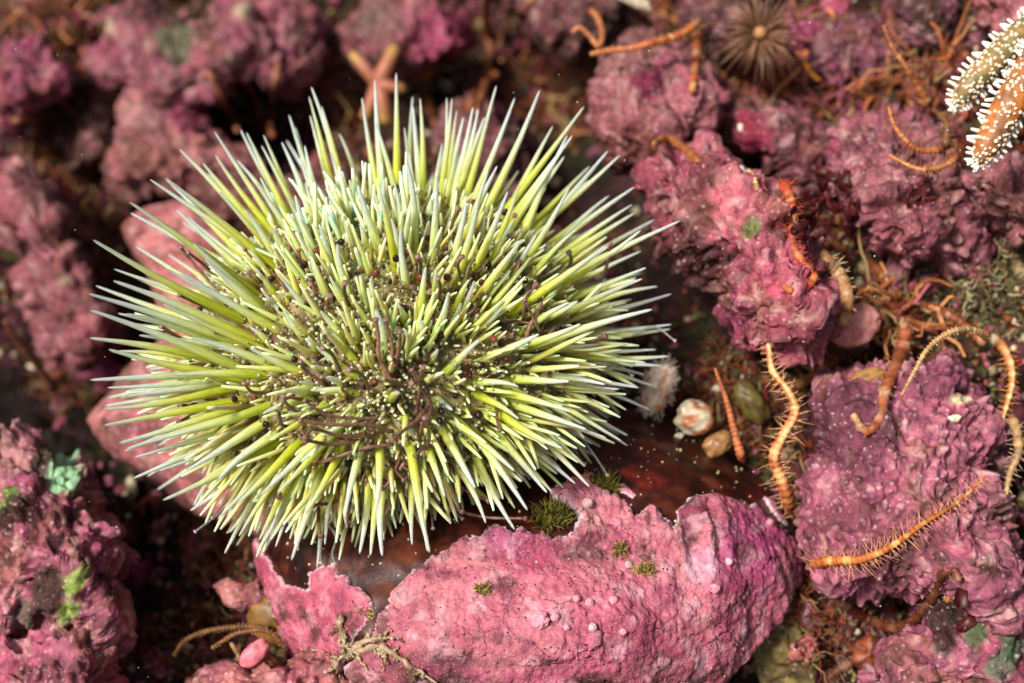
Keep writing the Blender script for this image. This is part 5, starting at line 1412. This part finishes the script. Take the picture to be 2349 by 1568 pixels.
# ------------------------------------------------------------------ barnacle like shells beside the mussel, other small finds
def lump(name, label, cat, px, py, r, c1, c2, depth=None, sq=(1, 1, 0.7), seed=0, fringe=False, mat=None, group=None, sub=4, amp=0.15):
    d = depth if depth else surf_depth(px, py) - r * K * 16 * 0.4
    V, F = ICO[sub]
    rg = np.random.default_rng(seed + 1000)
    W = V * (1 + amp * 2 * fbm(V + seed, 1.4, 4, seed)[:, None] + 0.04 * vnoise(V, 7, seed)[:, None]) * np.array(sq)
    an = rg.uniform(0, 6.28); R2 = np.array([[math.cos(an), -math.sin(an), 0], [math.sin(an), math.cos(an), 0], [0, 0, 1]])
    C0 = P(np.array([px]), np.array([py]), np.array([d]))[0]
    W = (W @ R2.T) @ np.stack([RT, UP, -FW]) * (r * K * d) + C0
    col = mixc(np.tile(c1, (len(V), 1)), c2, sst(-0.15, 0.3, fbm(V, 2.2, 4, seed + 5)))
    o = tag(body(name, W, F, mat or M_SHELL, col=col), label, cat, group)
    if fringe:
        A = Acc()
        for k in range(240):
            z = rg.normal(0, 1, 3); z /= np.linalg.norm(z)
            dv = (z * np.array(sq)) @ R2.T @ np.stack([RT, UP, -FW])
            p_ = C0 + dv * r * K * d
            q_ = p_ + (dv + rg.normal(0, 0.3, 3)) * r * K * d * 0.28
            Vs, Fs, _a = tube(np.array([p_, q_]), [0.006, 0.003], 4, False); A.add(Vs, Fs, c1)
        Vs, Fs, Cc, _ = A.get()
        f_ = body('bristles', Vs, Fs, mat or M_SHELL, o, col=Cc); f_['kind'] = 'stuff'
    return o


lump('bristly_worm', 'cream and orange bristly lump poking from behind the lower right spines', 'worm', 1510, 888, 52, lin(235, 215, 190), lin(206, 130, 70), 16.8, (1.2, 0.65, 0.6), 3, True)
lump('barnacle', 'white and tan barnacle shell on the upper rim of the mussel', 'barnacle', 1592, 958, 44, lin(206, 190, 160), lin(170, 104, 66), 16.5, (1, 0.9, 0.8), 4)
lump('barnacle', 'small tan shell lump just right of the white barnacle', 'barnacle', 1648, 1020, 32, lin(150, 110, 66), lin(120, 80, 46), 16.6, (1.2, 0.8, 0.7), 5)
lump('shell_fragment', 'white shell fragment in the olive turf at the right', 'shell', 2205, 642, 24, lin(225, 222, 205), lin(200, 196, 176), None, (1.3, 0.7, 0.3), 6)
lump('barnacle', 'dark ribbed round shell among the brown tangle left of the pale sponge', 'barnacle', 805, 1425, 17, lin(90, 60, 44), lin(50, 34, 26), 15.1, (1, 1, 0.7), 8)
lump('sponge', 'soft pink blurred sponge in the cleft between the right rocks', 'sponge', 1962, 745, 52, lin(206, 140, 130), lin(190, 112, 110), 16.6, (1.1, 0.9, 0.7), 9, mat=M_SOFT)
lump('sponge', 'olive green sponge in the gap behind the thin orange arm', 'sponge', 1722, 925, 48, lin(104, 94, 44), lin(90, 66, 36), 17.3, (0.6, 1.2, 0.6), 10, mat=M_SOFT)
lump('sponge', 'pale tan pointed sponge on the crest of the purplish rock', 'sponge', 1985, 870, 36, lin(160, 116, 66), lin(120, 84, 48), 15.9, (0.6, 1.3, 0.6), 12, mat=M_SOFT)
lump('sponge', 'muddy green sponge wedged below the right end of the mussel', 'sponge', 1790, 1490, 120, lin(120, 104, 62), lin(84, 70, 44), 16.4, (1.0, 0.7, 0.5), 13, mat=M_CORAL, sub=5, amp=0.25)
lump('pebble', 'mint tinted flat stone at the lower right rim of the shell', 'stone', 1720, 1440, 60, lin(150, 160, 130), lin(110, 100, 70), 16.2, (0.5, 1.2, 0.5), 14, mat=M_CORAL)
lump('sponge', 'small pale pink finger shaped sponge at the bottom left edge', 'sponge', 585, 1500, 34, lin(206, 120, 130), lin(190, 100, 110), 15.4, (0.7, 1.2, 0.6), 15, mat=M_SOFT)
lump('sponge', 'brown glassy sponge arching over the yellow brown arms', 'sponge', 640, 1420, 60, lin(110, 80, 36), lin(140, 96, 40), 16.6, (1.0, 1.2, 0.5), 16, mat=M_SOFT)
lump('shell_fragment', 'pale bitten shell at the top edge above the squarish rock', 'shell', 1440, -8, 48, lin(190, 176, 150), lin(214, 200, 170), 19.6, (1.3, 0.35, 0.4), 17)

for ci, (x_, y_, r_, lb_) in enumerate([(2082, 206, 9, 'tiny pale shell chip below the upper brittle arm near the starfish'), (1746, 204, 10, 'tiny golden shell chip below the sea anemone'), (1902, 494, 13, 'white shell chip in the red cleft left of the dusky rock'), (1900, 550, 12, 'small round white shell chip in the red cleft, lower one'), (2190, 960, 12, 'pale chip stuck on the upper right of the purplish rock'), (1702, 295, 9, 'small white shell chip right of the squarish rock'), (1556, 1002, 10, 'small cream chip on the rim of the mussel below the barnacle'), (300, 1240, 8, 'tiny pale chip in the dark gap left of the shell')]):
    lump('shell_fragment', lb_, 'shell', x_, y_, r_, lin(226, 220, 196), lin(196, 180, 150), None, (1.3, 0.8, 0.4), 40 + ci, sub=3, amp=0.25)

# ragged pale sponge at the foot of the crust
A = Acc(); rg = np.random.default_rng(8)
SPG = [[(783, 1408), (780, 1445), (792, 1478), (815, 1492)], [(795, 1500), (835, 1470), (870, 1462), (903, 1446)], [(815, 1492), (850, 1488), (893, 1494), (945, 1530), (1000, 1568)], [(757, 1538), (778, 1512), (815, 1492)], [(850, 1488), (872, 1510), (880, 1540)]]
for k_ in range(34):
    a_ = SPG[int(rg.integers(4))]; m_ = int(rg.integers(len(a_) - 1)); f_ = rg.uniform(); q0 = np.array(a_[m_]) * (1 - f_) + np.array(a_[m_ + 1]) * f_
    d_ = rg.normal(0, 14, 2); SPG.append([tuple(q0), tuple(q0 + d_ + rg.normal(0, 5, 2)), tuple(q0 + 1.8 * d_)])
for s_ in SPG:
    pp = spline(np.array(s_, float), 20)
    dep = np.array([min(surf_depth(x, y), 15.6) for x, y in pp[::5]]); dep = np.interp(np.arange(20), np.arange(0, 20, 5), dep) - 0.06
    pth = P(pp[:, 0], pp[:, 1], dep) + rg.normal(0, 0.012, (20, 3))
    V, F, a = tube(pth, (0.03 if len(s_) > 3 else 0.016) * (1 + 0.9 * rg.normal(0, 0.5, 20)).clip(0.25, 2.2) * np.linspace(1.2, 0.4, 20), 7)
    A.add(V, F, mixc(np.tile(lin(172, 146, 116), (len(V), 1)), lin(110, 80, 54), sst(-0.2, 0.4, fbm(V, 6, 3, 8))))
V, F, Cc, _ = A.get()
tag(body('sponge', V, F, M_SOFT, col=Cc), 'ragged cream branching sponge at the lower left foot of the pink crust', 'sponge')

# ------------------------------------------------------------------ coralline pebbles, rubble and turf in the gaps
PM = []
for k in range(10):
    V, F = ICO[5]
    w, wi = worley(V + k * 3, 1.9, k)
    bmp = np.maximum(0, 1 - (w / 0.7) ** 2) * (0.3 + wi)
    W = V * (1 + 0.55 * fbm(V + 5 * k, 1.2, 4, k) + 0.22 * bmp)[:, None] * np.array([1.2, 0.9, 0.7])
    c1, c2 = [(lin(176, 84, 104), lin(156, 74, 90)), (lin(140, 84, 92), lin(116, 66, 72)), (lin(190, 112, 108), lin(176, 96, 92)), (lin(116, 70, 50), lin(92, 58, 36)), (lin(160, 60, 104), lin(136, 48, 88))][k % 5]
    col = mixc(np.tile(c1, (len(V), 1)), c2, sst(-0.2, 0.3, fbm(V, 1.5, 4, k + 9)))
    col = mixc(col, PALE, 0.3 * sst(0.5, 1.1, bmp))
    col = mixc(col, BROWN, sst(0.1, 0.4, fbm(V, 1.3, 4, k + 19)) * 0.9)
    PM.append(mk_mesh('coralline_pebble', W, F, M_CORAL, col=col))
rg = np.random.default_rng(33)
ZONES = [(0, 0, 250, 90, 7, 1.0), (150, 180, 290, 420, 8, 1.0), (120, 380, 280, 560, 7, 1.0), (700, 150, 830, 400, 7, 0.9), (730, 0, 800, 80, 3, 0.9), (1090, 0, 1400, 130, 7, 1.0), (1200, 150, 1400, 350, 6, 0.8), (1400, 0, 1720, 110, 8, 0.9), (1640, 120, 1800, 330, 8, 0.9), (1780, 0, 2100, 130, 12, 0.9), (1800, 130, 2100, 270, 14, 0.9),
         (2080, 100, 2230, 330, 9, 0.8), (1780, 340, 1950, 560, 12, 0.9), (1950, 600, 2120, 780, 7, 0.7), (2180, 470, 2349, 720, 6, 0.7), (1850, 620, 1990, 860, 5, 0.7), (430, 1180, 590, 1400, 8, 0.7), (260, 1100, 380, 1450, 6, 0.6), (380, 1400, 600, 1560, 6, 0.7), (1780, 1330, 1960, 1560, 8, 0.7), (60, 850, 260, 990, 5, 0.7), (2200, 40, 2260, 110, 2, 0.7)]
WHERE = ['above the magenta rock in the top left corner', 'in the gap left of the salmon rock', 'below the salmon rock at the left', 'between the salmon rock and the small orange starfish', 'at the top left of the small orange starfish', 'along the top edge right of the small starfish', 'in the olive gap behind the top right spines', 'above the squarish rock at the top edge', 'between the squarish rock and the anemone',
         'at the top edge right of the anemone', 'in the tangle below the knotted orange arm', 'left of the upper starfish arm', 'in the red cleft left of the dusky rock', 'in the cleft under the dusky rock', 'in the olive turf at the right', 'around the soft pink sponge', 'in the gap under the lower left spines', 'in the dark gap right of the mint streaked rock', 'among the yellow brown arms at the bottom', 'in the hollow right of the shell', 'in the black hollow at the left edge', 'under the top right corner rock']
TINT = ['rosy', 'dusky pink', 'salmon pink', 'brownish', 'magenta']
for zi, (x0, y0, x1, y1, n, sc_) in enumerate(ZONES):
    combos = [(c_, z_) for z_ in ('smaller', 'larger') for c_ in range(5)]
    rg.shuffle(combos)
    for _ in range(n):
        x, y = rg.uniform(x0, x1), rg.uniform(y0, y1)
        h_ = scast(x, y)
        if h_ is None or not h_[2].startswith('seabed') or not len(combos): continue
        c_, z_ = combos[0]; combos = combos[1:]; c_ = int(c_)
        s = (rg.uniform(0.12, 0.2) if z_ == 'smaller' else rg.uniform(0.25, 0.38)) * sc_
        o = link('coralline_pebble', PM[c_ + 5 * int(rg.integers(2))])
        o.location = Vector(h_[0] + h_[1] * s * 0.2); o.rotation_euler = rg.uniform(0, 6.28, 3); o.scale = (s, s, s * rg.uniform(0.7, 1.2))
        tag(o, '%s %s pebble %s' % (z_, TINT[c_], WHERE[zi]), 'pebble', 'coralline pebbles in the gaps')

bpy.context.view_layer.update()
DG = bpy.context.evaluated_depsgraph_get()
A = Acc(); rg = np.random.default_rng(55)
PAL = [lin(96, 52, 28), lin(130, 66, 34), lin(84, 78, 40), lin(120, 110, 62), lin(150, 84, 60), lin(160, 90, 104), lin(60, 36, 24), lin(176, 150, 110), lin(110, 30, 22), lin(70, 66, 40), lin(200, 186, 150), lin(170, 100, 116)]
sv_, sf_ = ICO[2]
k = 0
for _ in range(13000):
    x, y = rg.uniform(-60, 2410), rg.uniform(-60, 1630)
    h_ = scast(x, y)
    if h_ is None or not h_[2].startswith('seabed'): continue
    dark = sum(math.exp(-((x - cx) ** 2 + (y - cy) ** 2) / r ** 2) for cx, cy, r in ((40, 950, 170), (330, 1280, 120), (1570, 660, 130), (1350, 400, 100), (260, 960, 110)))
    if rg.uniform() < dark: continue
    s = rg.uniform(0.015, 0.05) * (1.8 if rg.uniform() < 0.15 else 1)
    W = sv_ * (1 + 0.3 * rg.normal(0, 1, (len(sv_), 1))) * s * rg.uniform(0.6, 1.4, 3) + h_[0] + h_[1] * s * 0.5
    A.add(W, sf_, PAL[int(rg.integers(len(PAL)))] * rg.uniform(0.35, 1.1)); k += 1
V, F, Cc, _ = A.get()
tag(body('rubble', V, F, M_TURF, col=Cc), 'fine rubble and silt grains scattered over the seabed', None, None, 'stuff')


def turf(label, zones, seed, cols, r=(0.006, 0.012), L=(0.2, 0.6), curl=0.5, only_seabed=True):
    A = Acc(); rg = np.random.default_rng(seed)
    for (cx, cy, rx, ry, n) in zones:
        for _ in range(n):
            a = rg.uniform(0, 6.283); q = math.sqrt(rg.uniform())
            h_ = scast(cx + rx * q * math.cos(a), cy + ry * q * math.sin(a))
            if h_ is None: continue
            if only_seabed and not (h_[2].startswith('seabed') or h_[2].startswith('coralline_pebble')): continue
            p_ = h_[0]; d = h_[1] + rg.normal(0, 0.6, 3); d /= np.linalg.norm(d)
            l = rg.uniform(*L); pts = [p_ - h_[1] * 0.03]; m = 6
            for k in range(m):
                d = d + rg.normal(0, curl, 3); d /= np.linalg.norm(d); pts.append(pts[-1] + d * l / m)
            rr = rg.uniform(*r)
            V, F, _a = tube(np.array(pts), np.linspace(rr, rr * 0.5, m + 1), 4, False)
            A.add(V, F, cols[int(rg.integers(len(cols)))] * rg.uniform(0.7, 1.25))
    V, F, Cc, _ = A.get()
    return tag(body('turf', V, F, M_TURF, col=Cc), label, None, None, 'stuff')


turf('olive hydroid turf matted on the seabed at the right', [(2250, 570, 110, 110, 900), (2300, 700, 80, 80, 350), (2180, 690, 100, 60, 260), (2230, 480, 60, 40, 150)], 61, [lin(110, 102, 60), lin(84, 78, 44), lin(176, 166, 124), lin(120, 96, 56), lin(60, 50, 32)], (0.006, 0.016), (0.08, 0.34), 0.8)
turf('brown and rusty turf filaments in the gaps among the rocks', [(1900, 150, 160, 140, 420), (1700, 200, 120, 140, 300), (1300, 200, 120, 130, 300), (1500, 40, 140, 60, 200), (760, 250, 80, 140, 250), (200, 350, 120, 120, 350), (120, 50, 130, 60, 200), (1850, 480, 90, 110, 300), (2010, 720, 110, 60, 260), (1680, 880, 80, 90, 250), (500, 1260, 80, 100, 260), (480, 1480, 140, 80, 300), (1850, 1420, 100, 120, 300), (2150, 200, 80, 120, 260), (1660, 960, 90, 90, 420), (1780, 960, 60, 120, 260), (1840, 1180, 40, 120, 200), (150, 880, 100, 60, 160), (230, 500, 80, 70, 180), (380, 60, 60, 50, 60)], 62,
     [lin(110, 56, 30), lin(140, 70, 34), lin(96, 80, 44), lin(84, 44, 26), lin(150, 120, 80), lin(120, 36, 26)], (0.008, 0.02), (0.15, 0.5), 0.6)
turf('tangled ochre and rusty stalks between the upper right rocks', [(1900, 170, 170, 150, 160), (1680, 190, 110, 120, 90), (2140, 180, 90, 120, 90), (1860, 500, 100, 110, 80), (1300, 230, 110, 120, 70), (2030, 720, 110, 60, 70), (1480, 40, 120, 60, 60), (760, 220, 60, 120, 60), (180, 370, 120, 110, 80), (130, 60, 120, 60, 50)], 63,
     [lin(176, 100, 50), lin(150, 84, 44), lin(160, 130, 84), lin(190, 126, 80), lin(120, 60, 36), lin(170, 90, 100)], (0.02, 0.042), (0.4, 1.1), 0.45)

# red leafy algae scraps
A = Acc(); rg = np.random.default_rng(71)
for (cx, cy, rx, ry, n) in [(1880, 480, 90, 100, 60), (2110, 455, 22, 10, 6), (1930, 470, 40, 70, 26), (2220, 1420, 16, 30, 5)]:
    for _ in range(n):
        h_ = scast(cx + rx * rg.normal(0, 0.5), cy + ry * rg.normal(0, 0.5))
        if h_ is None or h_[2].startswith('spine'): continue
        u = rg.normal(0, 1, 3); u -= h_[1] * (u @ h_[1]); u /= np.linalg.norm(u); w = np.cross(h_[1], u); s = rg.uniform(0.05, 0.14)
        m = 9; th = np.arange(m) / m * 6.283; rr = s * (0.7 + 0.5 * rg.uniform(0, 1, m))
        rim = h_[0] + h_[1] * (0.05 + 0.04 * rg.normal(0, 1, (m, 1))) + (np.cos(th) * rr)[:, None] * u + (0.6 * np.sin(th) * rr)[:, None] * w
        top = np.concatenate([[h_[0] + h_[1] * 0.06], rim]); bot = top - h_[1] * 0.008
        V = np.concatenate([top, bot]); j = np.arange(m); jn = (j + 1) % m
        F = np.concatenate([np.stack([np.zeros(m, int), 1 + j, 1 + jn], 1), np.stack([np.full(m, m + 1), m + 2 + jn, m + 2 + j], 1), np.stack([1 + j, m + 2 + j, m + 2 + jn], 1), np.stack([1 + j, m + 2 + jn, 1 + jn], 1)])
        A.add(V, F, lin(66, 18, 18) * rg.uniform(0.6, 1.4))
V, F, Cc, _ = A.get()
tag(body('red_algae', V, F, M_SOFT, col=Cc), 'dark red leafy algae scraps in the cleft between the right rocks', None, None, 'stuff')

# pale grit on the dark shell and floating specks
A = Acc(); rg = np.random.default_rng(72)
s1, f1 = ICO[1]
for _ in range(1300):
    x, y = rg.uniform(600, 1800), rg.uniform(930, 1420)
    p_, n_ = cast(mussel, x, y)
    if p_ is None: continue
    if rg.uniform() > 0.25 + 0.75 * math.exp(-((x - 1600) ** 2 / 140 ** 2 + (y - 1010) ** 2 / 70 ** 2)): continue
    s = rg.uniform(0.006, 0.016)
    A.add(s1 * s * rg.uniform(0.6, 1.5, 3) + p_ + n_ * 0.004, f1, lin(214, 196, 150) * rg.uniform(0.5, 1.1))
V, F, Cc, _ = A.get()
o = body('grit', V, F, M_TURF, mussel, col=Cc); o['kind'] = 'stuff'
A = Acc()
for _ in range(70):
    x, y, d = rg.uniform(0, 2349), rg.uniform(0, 1568), rg.uniform(13.2, 16)
    A.add(s1 * rg.uniform(0.003, 0.008) * rg.uniform(0.6, 1.4, 3) + P(np.array([x]), np.array([y]), np.array([d]))[0], f1, lin(220, 215, 195))
V, F, Cc, _ = A.get()
tag(body('floating_specks', V, F, M_TURF, col=Cc), 'tiny pale specks drifting in the water', None, None, 'stuff')
